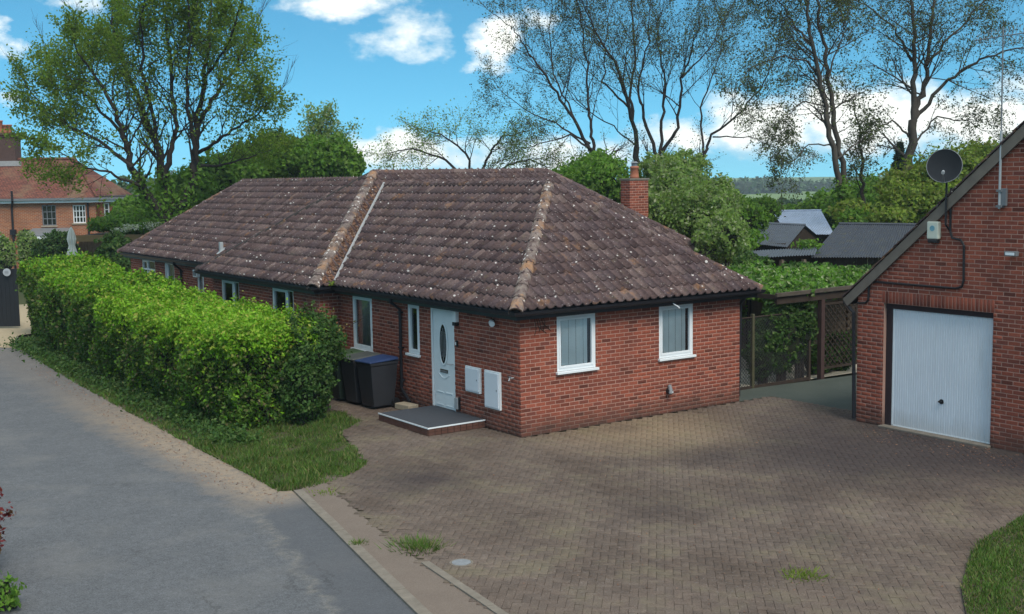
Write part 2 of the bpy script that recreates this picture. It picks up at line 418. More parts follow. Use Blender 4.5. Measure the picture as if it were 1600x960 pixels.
def bricks_for(org, ud, nd, L, z0, z1, openings, off=0, limit=None, soldier=None):
    """list of (centre, length, height, vertical?) in world space"""
    org = Vector(org); u = Vector(ud); out = []
    nz = int(round((z1 - z0) / CP))
    for j in range(nz):
        zc = z0 + j * CP + CP / 2
        st = -(BP / 2 if (j + off) % 2 else 0)
        a = st
        while a < L - .01:
            s, e = max(a + .0065, .0 if a <= 0 else 0), min(a + BP - .0065, L)
            a += BP
            segs = [(s, e)]
            for o in openings:
                if o[2] < zc < o[3]:
                    ns = []
                    for p, q_ in segs:
                        if q_ <= o[0] or p >= o[1]: ns.append((p, q_)); continue
                        if p < o[0] - .02: ns.append((p, o[0]))
                        if q_ > o[1] + .02: ns.append((o[1], q_))
                    segs = ns
            if limit:
                ns = []
                for p, q_ in segs:
                    lo, hi = limit(zc + CP / 2)
                    p = max(p, lo); q_ = min(q_, hi)
                    if q_ - p > .03: ns.append((p, q_))
                segs = ns
            for p, q_ in segs:
                if q_ - p > .02: out.append((org + u * ((p + q_) / 2) + Vector((0, 0, zc)), q_ - p, BH, ))
    if soldier:
        a0, a1, b0 = soldier; k = int(round((a1 - a0) / .075)); w = (a1 - a0) / k
        for i in range(k):
            out.append((org + u * (a0 + w * (i + .5)) + Vector((0, 0, b0 + .1125)), w - .01, .215))
    return out
def build_bricks(sets, budget=300):
    """sets: (parent wall, ud, nd, list).  The pieces that show largest become single parts, the rest one joined part per wall."""
    rank = []
    for si, (par, ud, nd, lst) in enumerate(sets):
        nn = np.array(nd, float)
        for bi, (c, l, h) in enumerate(lst):
            if abs(l - BL) < 1e-3 and h == BH and visible(c): rank.append((ang_area(c, nn, l * h), si, bi))
    rank.sort(reverse=True); chosen = {(s, b) for _, s, b in rank[:budget]}
    for si, (par, ud, nd, lst) in enumerate(sets):
        shared = brick_mesh(BL, BH, ud, nd)
        u = np.array(ud, float); n = np.array(nd, float); z = np.array((0, 0, 1.))
        V = []; F = []; r = random.Random(si + 3)
        for bi, (c, l, h) in enumerate(lst):
            dj = r.uniform(-.0015, .002)
            if (si, bi) in chosen:
                o = link('brick', shared, None, par, c + Vector(nd) * dj); continue
            b = len(V); c = np.array(c)
            for dep, ins in ((-.004, 0), (PR - .003, 0), (PR, .003)):
                for a, e in ((-1, -1), (1, -1), (1, 1), (-1, 1)):
                    V.append(c + u * (a * (l / 2 - ins)) + z * (e * (h / 2 - ins)) + n * (dep + dj))
            F.append((b + 8, b + 9, b + 10, b + 11))
            for lay in (0, 4):
                for k in range(4): F.append((b + lay + k, b + lay + (k + 1) % 4, b + lay + 4 + (k + 1) % 4, b + lay + 4 + k))
        if V:
            me = mesh_np('brickwork', V, F); me.materials.append(MB)
            tag(link('brickwork', me, None, par), kind='stuff')

# ------------------------------------------------------------------ windows
def window(parent, org, ud, nd, a0, a1, z0, z1, split=None, blind=None, sill=True, name='window', top_light=None, dep=.045, dark=False):
    """uPVC window set in a wall opening; u along the wall, n outwards"""
    org = Vector(org); u = Vector(ud); n = Vector(nd); Z = Vector((0, 0, 1))
    w = bpy.data.objects.new(name, None); C.objects.link(w); w.parent = parent
    P = lambda a, z, d=0.0: org + u * a + Z * z + n * d
    def bar(q, A0, A1, Z0, Z1, d0, d1): q.obox(P(A0, Z0, d0), u * (A1 - A0), Z * (Z1 - Z0), n * (d1 - d0))
    t = .055; q = Q()
    bar(q, a0, a0 + t, z0, z1, -dep - .03, -dep + .035); bar(q, a1 - t, a1, z0, z1, -dep - .03, -dep + .035)
    bar(q, a0 + t, a1 - t, z1 - t, z1, -dep - .03, -dep + .033); bar(q, a0 + t, a1 - t, z0, z0 + t, -dep - .03, -dep + .033)
    if split is not None: bar(q, split - .035, split + .035, z0 + t, z1 - t, -dep - .03, -dep + .031)
    if top_light is not None: bar(q, a0 + t, a1 - t, top_light - .03, top_light + .03, -dep - .028, -dep + .030)
    q.obj('frame', MWH, w, .004)
    cells = [(a0 + t, a1 - t)] if split is None else [(a0 + t, split - .035), (split + .035, a1 - t)]
    for k, (p, r) in enumerate(cells):
        q = Q(); s = .04
        if k == 0 or split is None:
            bar(q, p, p + s, z0 + t, z1 - t, -dep + .0, -dep + .045); bar(q, r - s, r, z0 + t, z1 - t, -dep, -dep + .045)
            bar(q, p + s, r - s, z1 - t - s, z1 - t, -dep, -dep + .043); bar(q, p + s, r - s, z0 + t, z0 + t + s, -dep, -dep + .043)
            q.obj('sash', MWH, w, .004)
        g = Q(); g.quad(P(p, z0 + t, -dep + .004), P(r, z0 + t, -dep + .004), P(r, z1 - t, -dep + .004), P(p, z1 - t, -dep + .004))
        g.obj('pane', MGL, w)
        if blind == 'slats':
            b = Q(); a = p + .03; i = 0
            stop = r - .035
            while a + .085 < stop:
                b.obox(P(a, z0 + t + .01, -dep - .05), u * .082 + n * .012 * (1 if i % 2 else -.2), Z * (z1 - z0 - 2 * t - .02), n * -.002); a += .088; i += 1
            b.obj('blind', MBLIND, w)
        elif blind == 'net':
            b = Q(); a = p; i = 0
            while a < r - .001:
                b.quad(P(a, z0 + t, -dep - .08 - .02 * (i % 2)), P(min(a + .05, r), z0 + t, -dep - .08 - .02 * ((i + 1) % 2)),
                       P(min(a + .05, r), z1 - t, -dep - .08 - .02 * ((i + 1) % 2)), P(a, z1 - t, -dep - .08 - .02 * (i % 2))); a += .05; i += 1
            b.obj('curtain', MCURT, w)
    q = Q(); q.quad(P(a0, z0, -.9), P(a1, z0, -.9), P(a1, z1, -.9), P(a0, z1, -.9))
    for A, B_ in ((P(a0 - .3, z0 - .3, -.2), P(a0 - .3, z1 + .2, -.2)), (P(a1 + .3, z0 - .3, -.2), P(a1 + .3, z1 + .2, -.2))):
        q.quad(A, B_, B_ - n * .7, A - n * .7)
    q.quad(P(a0 - .3, z0 - .3, -.9), P(a1 + .3, z0 - .3, -.9), P(a1 + .3, z1 + .2, -.9), P(a0 - .3, z1 + .2, -.9))
    q.v = q.v[4:]; q.f = [tuple(i - 4 for i in f) for f in q.f[1:]]
    q.obj('room_recess', MINT, w)
    if sill:
        q = Q(); q.obox(P(a0 - .035, z0 - .045, -.05), u * (a1 - a0 + .07), Z * .045, n * .115)
        q.obj('sill', MWH, w, .006)
    return w

# ------------------------------------------------------------------ roof tiles
TW, TG = .207, .313
TPROF = [(0, .050), (.06, .064), (.14, .062), (.24, .036), (.36, .014), (.60, .0), (.82, .004), (.95, .030), (1.0, .050)]
def tile_arrays(e, s, n):
    """one interlocking tile: origin at its lower left corner, e along the eave, s up the slope, n out of the slope"""
    lift0, lift1, th = .040, .004, .028
    rows = []
    for (b, lift, dz) in ((0, lift0, -th), (0, lift0, 0), (TG + .03, lift1, 0)):
        for t, h in TPROF:
            rows.append(e * (t * (TW + .0015)) + s * b + n * (h * .95 + lift + dz))
    k = len(TPROF); F = []
    for r in (0, 1):
        for i in range(k - 1): F.append((r * k + i, r * k + i + 1, (r + 1) * k + i + 1, (r + 1) * k + i))
    return np.array([list(v) for v in rows]), F
def roof_face(parent_roof, P0, e, s, W, S, poly, clips, a_off=0.0, rankinfo=None, base=True):
    """P0 lower-left corner at the eave; poly(a,b)->inside; clips = list of (point, outward normal) vertical planes"""
    e = Vector(e); s = Vector(s); n = e.cross(s).normalized(); P0 = Vector(P0)
    TV, TF = tile_arrays(e, s, n)
    full = []; edge = []
    for j in range(int(S / TG) + 1):
        for i in range(-1, int(W / TW) + 2):
            a, b = i * TW + a_off, j * TG - .03
            cs = [poly(a + da, b + db) for da in (-.02, TW + .02) for db in (-.02, TG + .05)]
            if all(cs): full.append(P0 + e * a + s * b)
            elif any(cs) or poly(a + TW / 2, b + TG / 2): edge.append(P0 + e * a + s * b)
    if edge:
        V = np.concatenate([TV + np.array(p) for p in edge]); k = len(TV)
        F = np.concatenate([np.array(TF) + k * i for i in range(len(edge))])
        me = mesh_np('tmp', V, F); bm = bmesh.new(); bm.from_mesh(me)
        for cp, cn in clips:
            bmesh.ops.bisect_plane(bm, geom=bm.verts[:] + bm.edges[:] + bm.faces[:], plane_co=cp, plane_no=cn, clear_outer=True)
        bm.to_mesh(me); bm.free(); me.materials.append(MT); me.name = 'cut_tiles'
        tag(link('cut_tiles', me, None, parent_roof), kind='stuff')
    return dict(TV=TV, TF=TF, n=np.array(n), full=full, par=parent_roof)
def build_tiles(faces, budget=300):
    rank = sorted(((ang_area(p + Vector(f['n']) * .03, f['n'], TW * TG), fi, pi) for fi, f in enumerate(faces) for pi, p in enumerate(f['full']) if visible(p)), reverse=True)
    ch = {(a, b) for _, a, b in rank[:budget]}
    for fi, f in enumerate(faces):
        me = mesh_np('roof_tile', f['TV'], f['TF']); me.materials.append(MT)
        V = []; F = []; k = len(f['TV']); r = random.Random(fi)
        for pi, p in enumerate(f['full']):
            j = Vector(f['n']) * r.uniform(-.003, .004)
            if (fi, pi) in ch: link('roof_tile', me, None, f['par'], p + j)
            else:
                F.append(np.array(f['TF']) + k * len(V)); V.append(f['TV'] + np.array(p + j))
        if V:
            m2 = mesh_np('tiling', np.concatenate(V), np.concatenate(F)); m2.materials.append(MT)
            tag(link('tiling', m2, None, f['par']), kind='stuff')
def ridge_line(parent, p0, p1, step=.40, r=.125, lift=.03, mat=None):
    """half round ridge tiles along a hip or ridge, each its own part"""
    p0 = Vector(p0); p1 = Vector(p1); L = (p1 - p0).length; k = max(1, int(round(L / step))); d = (p1 - p0) / k
    t = d.normalized(); side = t.cross(Vector((0, 0, 1))).normalized(); up = side.cross(t).normalized()
    q = Q(); n = 8; 
    for i, (f, rr) in enumerate(((-.04, r + .008), (.0, r + .008), (1.0, r - .006), (1.0, r - .03), (-.04, r - .02))):
        for a in range(n + 1):
            th = math.pi * (-.12 + 1.24 * a / n); q.v.append(tuple(d * f + side * math.cos(th) * rr + up * (math.sin(th) * rr * .8)))
    for i in range(4):
        for a in range(n): b = i * (n + 1) + a; q.f.append((b, b + 1, b + n + 2, b + n + 1))
    me = q.mesh('ridge_tile', smooth=False); me.materials.append(mat or MRT)
    for i in range(k):
        link('ridge_tile', me, None, parent, p0 + d * i + up * (lift - .05) + Vector((0, 0, rnd.uniform(-.006, .006))))

# ------------------------------------------------------------------ foliage
def leaves_mesh(name, P, size, rng, nrm=None, spread=1.0, mat=None, narrow=.55):
    """one small folded leaf (two triangles) at every point"""
    P = np.asarray(P, np.float32); n = len(P)
    d = rng.normal(size=(n, 3)); 
    if nrm is not None: d = d * spread + np.asarray(nrm)
    d /= np.linalg.norm(d, axis=1)[:, None] + 1e-9            # leaf normal
    t = rng.normal(size=(n, 3)); t -= (t * d).sum(1)[:, None] * d; t /= np.linalg.norm(t, axis=1)[:, None] + 1e-9
    b = np.cross(d, t); s = (size * rng.uniform(.6, 1.3, n))[:, None]
    V = np.empty((n, 4, 3), np.float32)
    V[:, 0] = P - t * s; V[:, 1] = P + b * s * narrow - d * s * .15; V[:, 2] = P + t * s; V[:, 3] = P - b * s * narrow - d * s * .15
    F = np.arange(n * 4, dtype=np.int32).reshape(n, 4)
    me = mesh_np(name, V.reshape(-1, 3), F)
    if mat: me.materials.append(mat)
    return me
def lump(P, amp, f, seed=0):
    """cheap smooth noise from summed sines"""
    rs = np.random.default_rng(seed); v = 0
    for k in range(5):
        w = rs.normal(size=3) * f * (1.5 ** k); v = v + np.sin(P @ w + rs.uniform(0, 6.28)) * amp / (1.35 ** k)
    return v * .5
def ellipsoid_leaves(cs, dens, size, rng, shell=.35, sprays=True):
    """points in the outer shell of a set of ellipsoids (cx,cy,cz,rx,ry,rz)"""
    out = []; nr = []
    for c in cs:
        c = np.array(c, float); area = 4 * math.pi * ((c[3] * c[4]) ** 1.6 / 3 + (c[3] * c[5]) ** 1.6 / 3 + (c[4] * c[5]) ** 1.6 / 3) ** (1 / 1.6)
        n = int(area * dens); d = rng.normal(size=(n, 3)); d /= np.linalg.norm(d, axis=1)[:, None]
        rr = 1 - shell * rng.random(n) ** 1.5 + lump(d * c[3:], .34, 1.4 / max(.3, c[3:].mean()) * 1.6, int(abs(c[0] * 7 + c[1] * 3)))
        out.append(c[:3] + d * c[3:] * rr[:, None]); nr.append(d)
        if sprays:
            k = max(6, int(area * 7)); dd = rng.normal(size=(k, 3)); dd[:, 2] = np.abs(dd[:, 2]) * .8; dd /= np.linalg.norm(dd, axis=1)[:, None]
            m_ = max(6, int(n * .30 / k)); bend = rng.normal(size=(k, 3)) * .10; t_ = rng.random((k, m_, 1)); ln = rng.uniform(.12, .42, (k, 1, 1))
            q = c[:3] + (dd[:, None] * (.88 + ln * t_) + bend[:, None] * t_ ** 2) * c[3:] + rng.normal(size=(k, m_, 3)) * size * .8
            out.append(q.reshape(-1, 3)); nr.append(np.repeat(dd, m_, 0))
    return np.concatenate(out), np.concatenate(nr)
def bush(name, label, cat, cs, dens, size, mat, seed, core=.72, stem=True, group=None, kind=None, coremat=None):
    rng = np.random.default_rng(seed); c0 = cs[0]
    t = thing(name, label, cat, (c0[0], c0[1], 0), 0, group); o = np.array((c0[0], c0[1], 0.))
    if kind: t['kind'] = kind
    P, N_ = ellipsoid_leaves(cs, dens, size, rng); keep = P[:, 2] > .02
    me = leaves_mesh('foliage', P[keep] - o, size, rng, N_[keep], .9, mat); link('foliage', me, None, t)
    q = Q()
    for c in cs:
        for k in range(3 if stem else 0):
            q.tube([(c[0] - o[0] + .1 * (k - 1), c[1] - o[1], -.02), (c[0] - o[0] + c[3] * .2 * (k - 1), c[1] - o[1], max(.3, c[2]))], [.05, .02], 5)
    if stem: q.obj('stems', MTRUNK, t)
    if core:
        q = Q()
        for c in cs:
            b = len(q.v); n1, n2 = 10, 7
            for i in range(n2 + 1):
                ph = math.pi * i / n2
                for j in range(n1):
                    th = 2 * math.pi * j / n1; d = np.array((math.sin(ph) * math.cos(th), math.sin(ph) * math.sin(th), math.cos(ph)))
                    rr = core * (1 + float(lump((d * c[3:])[None], .15, 1.6, 5)[0]))
                    p = np.array(c[:3]) + d * np.array(c[3:]) * rr - o; p[2] = max(p[2], .0); q.v.append(tuple(p))
            for i in range(n2):
                for j in range(n1): j2 = (j + 1) % n1; q.f.append((b + i * n1 + j, b + (i + 1) * n1 + j, b + (i + 1) * n1 + j2, b + i * n1 + j2))
        q.obj('inner_twigs', coremat or MCORE, t)
    return t
def prisms(S, n):
    """S array (m,8): p0 p1 r0 r1 -> V,F"""
    S = np.asarray(S, float); p0 = S[:, :3]; p1 = S[:, 3:6]; d = p1 - p0; L = np.linalg.norm(d, axis=1)[:, None] + 1e-9; d = d / L
    ref = np.where(np.abs(d[:, 2:3]) < .9, np.array([[0, 0, 1.]]), np.array([[1., 0, 0]]))
    a = np.cross(d, ref); a /= np.linalg.norm(a, axis=1)[:, None]; b = np.cross(d, a)
    V = np.empty((len(S), 2, n, 3))
    for k in range(n):
        th = 2 * math.pi * k / n; w = a * math.cos(th) + b * math.sin(th)
        V[:, 0, k] = p0 + w * S[:, 6:7]; V[:, 1, k] = p1 + d * S[:, 7:8] * .3 + w * S[:, 7:8]
    base = (np.arange(len(S)) * 2 * n)[:, None]
    F = np.concatenate([base + np.array([[k, (k + 1) % n, n + (k + 1) % n, n + k]]) for k in range(n)])
    return V.reshape(-1, 3), F
class Tree:
    def __init__(s, seed): s.r = random.Random(seed); s.rng = np.random.default_rng(seed); s.seg = []; s.tw = []; s.tips = []; s.chains = []; s.rk = 1.0
    def limb(s, pts, r0, r1, n=5, kids=6, kl=2.0, lv=2, k0=.3, up=.25, wob=.05, spread=(.5, 1.0), kr=.45):
        """hand-laid limb through pts with side branches"""
        pts = [Vector(p) for p in pts]; P = []
        for i in range(len(pts) - 1):
            for k in range(n): 
                t = k / n; q = pts[i].lerp(pts[i + 1], t)
                if P: q += Vector((s.r.gauss(0, wob), s.r.gauss(0, wob), s.r.gauss(0, wob * .6)))
                P.append(q)
        P.append(pts[-1]); m = len(P) - 1
        rad = [r0 + (r1 - r0) * (i / m) ** .85 for i in range(m + 1)]
        rad = [q_ * s.rk for q_ in rad]
        for i in range(m): s.seg.append((*P[i], *P[i + 1], rad[i], rad[i + 1]))
        s.chains.append((P, rad))
        for k in range(kids):
            t = k0 + (1 - k0) * (k + s.r.random() * .8) / kids; i = min(int(t * m), m - 1)
            d = (P[i + 1] - P[i]).normalized(); s.kid(P[i], d, kl * (1.15 - .55 * t), rad[i] * kr, lv, up, spread)
        if kids > 2: s.kid(P[-1], (P[-1] - P[-2]).normalized(), kl * .7, min(r1, .03), lv, up, (.1, .3))
        return P
    def kid(s, p, d, L, r, lv, up, spread):
        a = s.r.uniform(*spread); az = s.r.uniform(0, 6.283)
        ref = Vector((0, 0, 1)) if abs(d.z) < .9 else Vector((1, 0, 0)); e = d.cross(ref).normalized(); f = d.cross(e)
        nd = (d * math.cos(a) + (e * math.cos(az) + f * math.sin(az)) * math.sin(a)).normalized()
        s.grow(p, nd, L * s.r.uniform(.75, 1.2), max(r, .006), lv, up, spread)
    def grow(s, p, d, L, r, lv, up, spread):
        n = 5 if lv > 0 else 3; st = L / n; P = [p]; D = [d]
        for i in range(n):
            d = (d + Vector((s.r.gauss(0, .13), s.r.gauss(0, .13), s.r.gauss(0, .10) + up * .35))).normalized()
            p = p + d * st; P.append(p); D.append(d)
        rr = [max(r * (1 - .75 * i / n), .0035) for i in range(n + 1)]
        if r > .022: s.chains.append((P, rr))
        else:
            for i in range(n): s.tw.append((*P[i], *P[i + 1], rr[i], rr[i + 1]))
        if lv == 0:
            s.tips += [tuple(P[-1]), tuple(P[-2]), tuple(P[1])]; return
        for k in range(s.kpl):
            i = 1 + int((k + s.r.random()) / s.kpl * (n - 1) + .5); i = min(i, n)
            s.kid(P[i], D[i], L * s.ratio, rr[i] * .7, lv - 1, up, spread)
    kpl = 4; ratio = .58
    def build(s, name, label, cat, base, bark, leafmat, per, size, scatter, group=None, ivy=None, twig_r=1.0, tip_filter=None):
        t = thing(name, label, cat, tuple(base), 0, group); o = np.array(base, float)
        def sub(S, n): V, F = prisms(S, n); return V - o, F
        q = Q()
        for pts, rad in s.chains: q.tube(pts, list(rad), 8 if rad[0] > .05 else 5, cap=False)
        V1 = np.array(q.v) - o; F1 = np.array(q.f); V2, F2 = sub(s.tw, 3)
        F = np.concatenate([F1, F2 + len(V1)]) ; me = mesh_np('trunk', np.concatenate([V1, V2]), F, True); me.materials.append(bark); link('trunk', me, None, t)
        T = np.array(s.tips); T = np.repeat(T, per, 0)
        if tip_filter is not None: T = T[tip_filter(T, s.rng)]
        T = T + s.rng.normal(size=T.shape) * scatter
        up = np.tile(np.array([[0, 0, .5]]), (len(T), 1))
        me = leaves_mesh('crown', T - o, size, s.rng, up, 1.0, leafmat); link('crown', me, None, t)
        if ivy:
            z0, z1, rr, n = ivy; S = [q for q in s.seg if q[6] > .09 and z0 < q[2] < z1]
            if S:
                S = np.array(S); k = s.rng.integers(0, len(S), n); f = s.rng.random((n, 1))
                c = S[k, :3] * (1 - f) + S[k, 3:6] * f; dd = s.rng.normal(size=(n, 3)); dd /= np.linalg.norm(dd, axis=1)[:, None]
                P = c + dd * (S[k, 6:7] + rr * s.rng.random((n, 1)))
                me = leaves_mesh('ivy', P - o, .10, s.rng, dd, .7, ML_BUSH); link('ivy', me, None, t)
        return t

# ================================================================== GROUND
def poly_pts(poly, n, rng):
    poly = np.array(poly); lo = poly.min(0); hi = poly.max(0); P = lo + rng.random((n, 2)) * (hi - lo); return P[inpoly(P, poly)]
def inpoly(P, poly):
    P = np.asarray(P, float); poly = np.asarray(poly, float); x, y = P[:, 0], P[:, 1]; r = np.zeros(len(P), bool)
    x1, y1 = poly[:, 0], poly[:, 1]; x2, y2 = np.roll(x1, -1), np.roll(y1, -1)
    for a, b, c, d in zip(x1, y1, x2, y2):
        if b == d: continue
        r ^= ((b > y) != (d > y)) & (x < (c - a) * (y - b) / (d - b) + a)
    return r
def sheet(name, poly, z, mat, thick=0.0):
    bm = bmesh.new(); vs = [bm.verts.new((x, y, z)) for x, y in poly]; f = bm.faces.new(vs); bmesh.ops.recalc_face_normals(bm, faces=[f])
    if f.normal.z < 0: f.normal_flip()
    if thick:
        r = bmesh.ops.extrude_face_region(bm, geom=[f]); 
        for v in [g for g in r['geom'] if isinstance(g, bmesh.types.BMVert)]: v.co.z -= thick
        bmesh.ops.recalc_face_normals(bm, faces=bm.faces)
    bmesh.ops.triangulate(bm, faces=bm.faces)
    me = bpy.data.meshes.new(name); bm.to_mesh(me); bm.free(); return tag(link(name, me, mat), kind='structure')

KL = [(-4.95, -.85), (-5.43, -3.2), (-5.8, -4.96), (-6.13, -6.61), (-6.62, -9.5), (-7.3, -14.5)]       # kerb, road side
IL = [(-4.23, -.34), (-4.71, -2.57), (-4.95, -3.76), (-5.17, -5.13), (-5.30, -6.21), (-5.47, -7.6), (-6.1, -14.5)]  # inner edging
GEDGE = [(-5.06, -.7), (-5.0, .6), (-4.95, 3.5), (-4.86, 7.5), (-4.65, 13.3), (-4.3, 19), (-3.9, 21.2)]   # grass edge along the road
VERGE = GEDGE + [(-2.4, 21.6), (-2.0, 14), (-1.7, 6.5), (-1.75, 5.1), (-1.53, 4.3), (-1.68, 3.2), (-2.5, 2.5), (-2.85, 1.2), (-3.3, -.1), (-3.9, -.6), (-4.6, -.88)]
LAWN = [(2.43, -8.49), (1.07, -8.8), (.4, -9.05), (-.12, -9.34), (-.75, -9.7), (-1.46, -10.25), (-2.2, -11.2), (-2.9, -13), (-3.2, -15), (9, -15), (9, -8.3), (5.5, -8.15)]

def ground():
    m = M('earth and rough grass', .95, .1)
    c = m.mix(m.noise(.8, 5), (.055, .075, .022), (.09, .085, .04)); c = m.mix(.5, c, m.ramp(m.noise(9, 4), (.3, .6), (.7, 1.3)), 'MULTIPLY')
    p = m.xyz(); far = m.mt('DIVIDE', m.vm('LENGTH', m.pos()), 130, cl=True)
    fld = m.ramp(m.noise(.006, 3), (.35, (.10, .17, .06)), (.5, (.17, .24, .09)), (.62, (.085, .14, .05)))
    m.col(m.mix(m.mt('MULTIPLY', m.mt('SUBTRACT', far, .45, cl=True), 3, cl=True), c, fld))
    rs = [0, 6, 12, 20, 30, 42, 56, 75, 100, 130, 170, 220, 290, 380, 480, 600, 760, 1000, 1400, 2200]; n = 64; V = [(0, 0, -.09)]; F = []
    for r in rs[1:]:
        for k in range(n):
            th = 2 * math.pi * k / n; x = r * math.cos(th); y = r * math.sin(th)
            z = -.09
            if r > 90: z -= min(5.5, (r - 90) * .028) 
            if r > 420: z += min(4.0, (r - 420) * .016) + .8 * math.sin(th * 7 + 1)
            V.append((x, y, z))
    for k in range(n): F.append((0, 1 + k, 1 + (k + 1) % n))
    for i in range(len(rs) - 2):
        for k in range(n):
            a = 1 + i * n; k2 = (k + 1) % n; F.append((a + k, a + n + k, a + n + k2, a + k2))
    me = bpy.data.meshes.new('ground'); me.from_pydata(V, [], F); me.update()
    tag(link('ground', me, m.m), kind='structure')
ground()

def road():
    m = M('worn asphalt', .9, .2)
    c = m.mix(m.noise(1.3, 5, .6), (.090, .093, .098), (.130, .132, .137))
    c = m.mix(.8, c, m.ramp(m.noise(55, 4, .85), (.34, .45), (.66, 1.65)), 'MULTIPLY'); c = m.mix(.55, c, m.ramp(m.noise(9, 6, .75), (.3, .7), (.7, 1.3)), 'MULTIPLY')
    c = m.mix(m.mt('MULTIPLY', m.mt('SUBTRACT', .13, m.voro(38), cl=True), 6, cl=True), c, (.30, .29, .27))
    c = m.mix(m.mt('MULTIPLY', m.mt('SUBTRACT', m.noise(.55, 5, .6), .52, cl=True), 3, cl=True), c, (.175, .168, .16))
    p = m.xyz(); e = m.mt('ADD', p[0], m.mt('MULTIPLY', m.mt('SUBTRACT', m.noise(1.6, 6, .65), .5), 1.1))
    # dirt washed along the grass edge
    d = m.mt('MULTIPLY', m.mt('ADD', e, 6.15), 1.3, cl=True)
    d = m.mt('MULTIPLY', d, m.mt('MULTIPLY', m.mt('ADD', p[1], 1.9), .9, cl=True))
    far = m.mt('SUBTRACT', 1, m.mt('MULTIPLY', m.mt('SUBTRACT', p[1], 5.5), .13, cl=True))
    d = m.mt('MULTIPLY', d, m.mt('MAXIMUM', far, .25))
    dirt = m.mix(m.noise(30, 5, .7), (.20, .15, .105), (.36, .29, .22))
    c = m.mix(m.mt('MULTIPLY', d, m.ramp(m.noise(7, 5, .7), (.25, .35), (.55, 1.0))), c, dirt)
    # darker worn strip beside the kerb
    ks = m.mt('ADD', p[0], m.mt('MULTIPLY', p[1], -.2)); kd = m.mt('ADD', m.mt('ADD', ks, 5.6), m.mt('MULTIPLY', m.mt('SUBTRACT', m.noise(1.9, 5), .5), .7))
    k = m.mt('MULTIPLY', m.mt('MULTIPLY', kd, 6, cl=True), m.mt('MULTIPLY', m.mt('SUBTRACT', -1.3, p[1]), 2, cl=True))
    c = m.mix(m.mt('MULTIPLY', k, .6), c, m.mix(m.noise(60, 3), (.06, .062, .068), (.105, .11, .12)))
    # pale rim of broken surface where the strip begins
    rim = m.mt('MULTIPLY', m.mt('SUBTRACT', 1, m.mt('ABSOLUTE', m.mt('MULTIPLY', kd, 7)), cl=True), m.mt('MULTIPLY', m.mt('SUBTRACT', -1.0, p[1]), 2, cl=True))
    c = m.mix(m.mt('MULTIPLY', rim, m.mt('MULTIPLY', m.mt('SUBTRACT', m.noise(9, 5, .7), .38, cl=True), 1.6)), c, (.24, .21, .165))
    cr = m.voro(.55, 'DISTANCE_TO_EDGE', vec=m.vm('ADD', m.pos(), m.vm('MULTIPLY', m.noise(2.2, 5, .7, col=True), (.9, .9, 0))))
    c = m.mix(m.mt('MULTIPLY', m.mt('MULTIPLY', m.mt('SUBTRACT', .010, cr, cl=True), 110, cl=True), m.mt('MULTIPLY', m.mt('SUBTRACT', m.noise(.5, 2), .5, cl=True), 4, cl=True)), c, (.05, .05, .05))
    m.col(c); m.bump(m.noise(90, 4, .7), .7, .012)
    right = [(x + .02, y) for x, y in reversed(KL)] + [(x + .15, y) for x, y in GEDGE] + [(-3.6, 26), (-3.0, 40)]
    sheet('road', right + [(-9.5, 40), (-9.6, 20), (-10.6, 5), (-11.2, -14.5)], -.028, m.m)
road()
sheet('gravel_drive', [(-4.4, 19.5), (-3.95, 21.6), (-3.6, 22.6), (-1.0, 23.2), (1, 25), (4, 33), (-6, 33), (-6.5, 22)], -.02,
      (lambda m: (m.col(m.mix(m.noise(25, 5, .8), (.26, .2, .12), (.52, .43, .30))), m.bump(m.noise(40, 4), .8, .02), m.m)[2])(M('yellow gravel', .95, .1)))

def kerb_stones(name, line, w, off, zt, zb, step, label=None):
    root = bpy.data.objects.new(name, None); C.objects.link(root); root['kind'] = 'structure'
    pts = [Vector((x, y, 0)) for x, y in line]; acc = []
    for a, b in zip(pts, pts[1:]):
        k = max(1, round((b - a).length / step))
        for i in range(k): acc.append((a.lerp(b, i / k), a.lerp(b, (i + 1) / k)))
    for a, b in acc:
        t = (b - a).normalized(); nrm = Vector((-t.y, t.x, 0)); nrm = nrm if nrm.x > 0 else -nrm
        q = Q(); o = a + t * .004 + nrm * off; dz = rnd.uniform(-.004, .004)
        q.obox((o.x, o.y, zb), (b - a) - t * .008, nrm * w, (0, 0, zt - zb + dz)); q.obj('kerb_stone', MCONC, root, .006)
    return root
kerb_stones('kerb', KL, .145, .02, .004, -.12, .9)
kerb_stones('edging', [IL[3], IL[4], IL[5], IL[6]], .11, -.02, .014, -.1, .8)
def strip_mat():
    m = M('worn tarmac footway', .95, .15)
    c = m.mix(m.noise(1.8, 5, .6), (.14, .11, .09), (.20, .16, .13)); c = m.mix(.6, c, m.ramp(m.noise(70, 4, .8), (.25, .5), (.75, 1.5)), 'MULTIPLY')
    m.col(c); m.bump(m.noise(80, 4), .6, .01); return m.m
sheet('pavement', [(x + .17, y + .02) for x, y in KL] + [(x, y) for x, y in reversed(IL)], -.006, strip_mat())

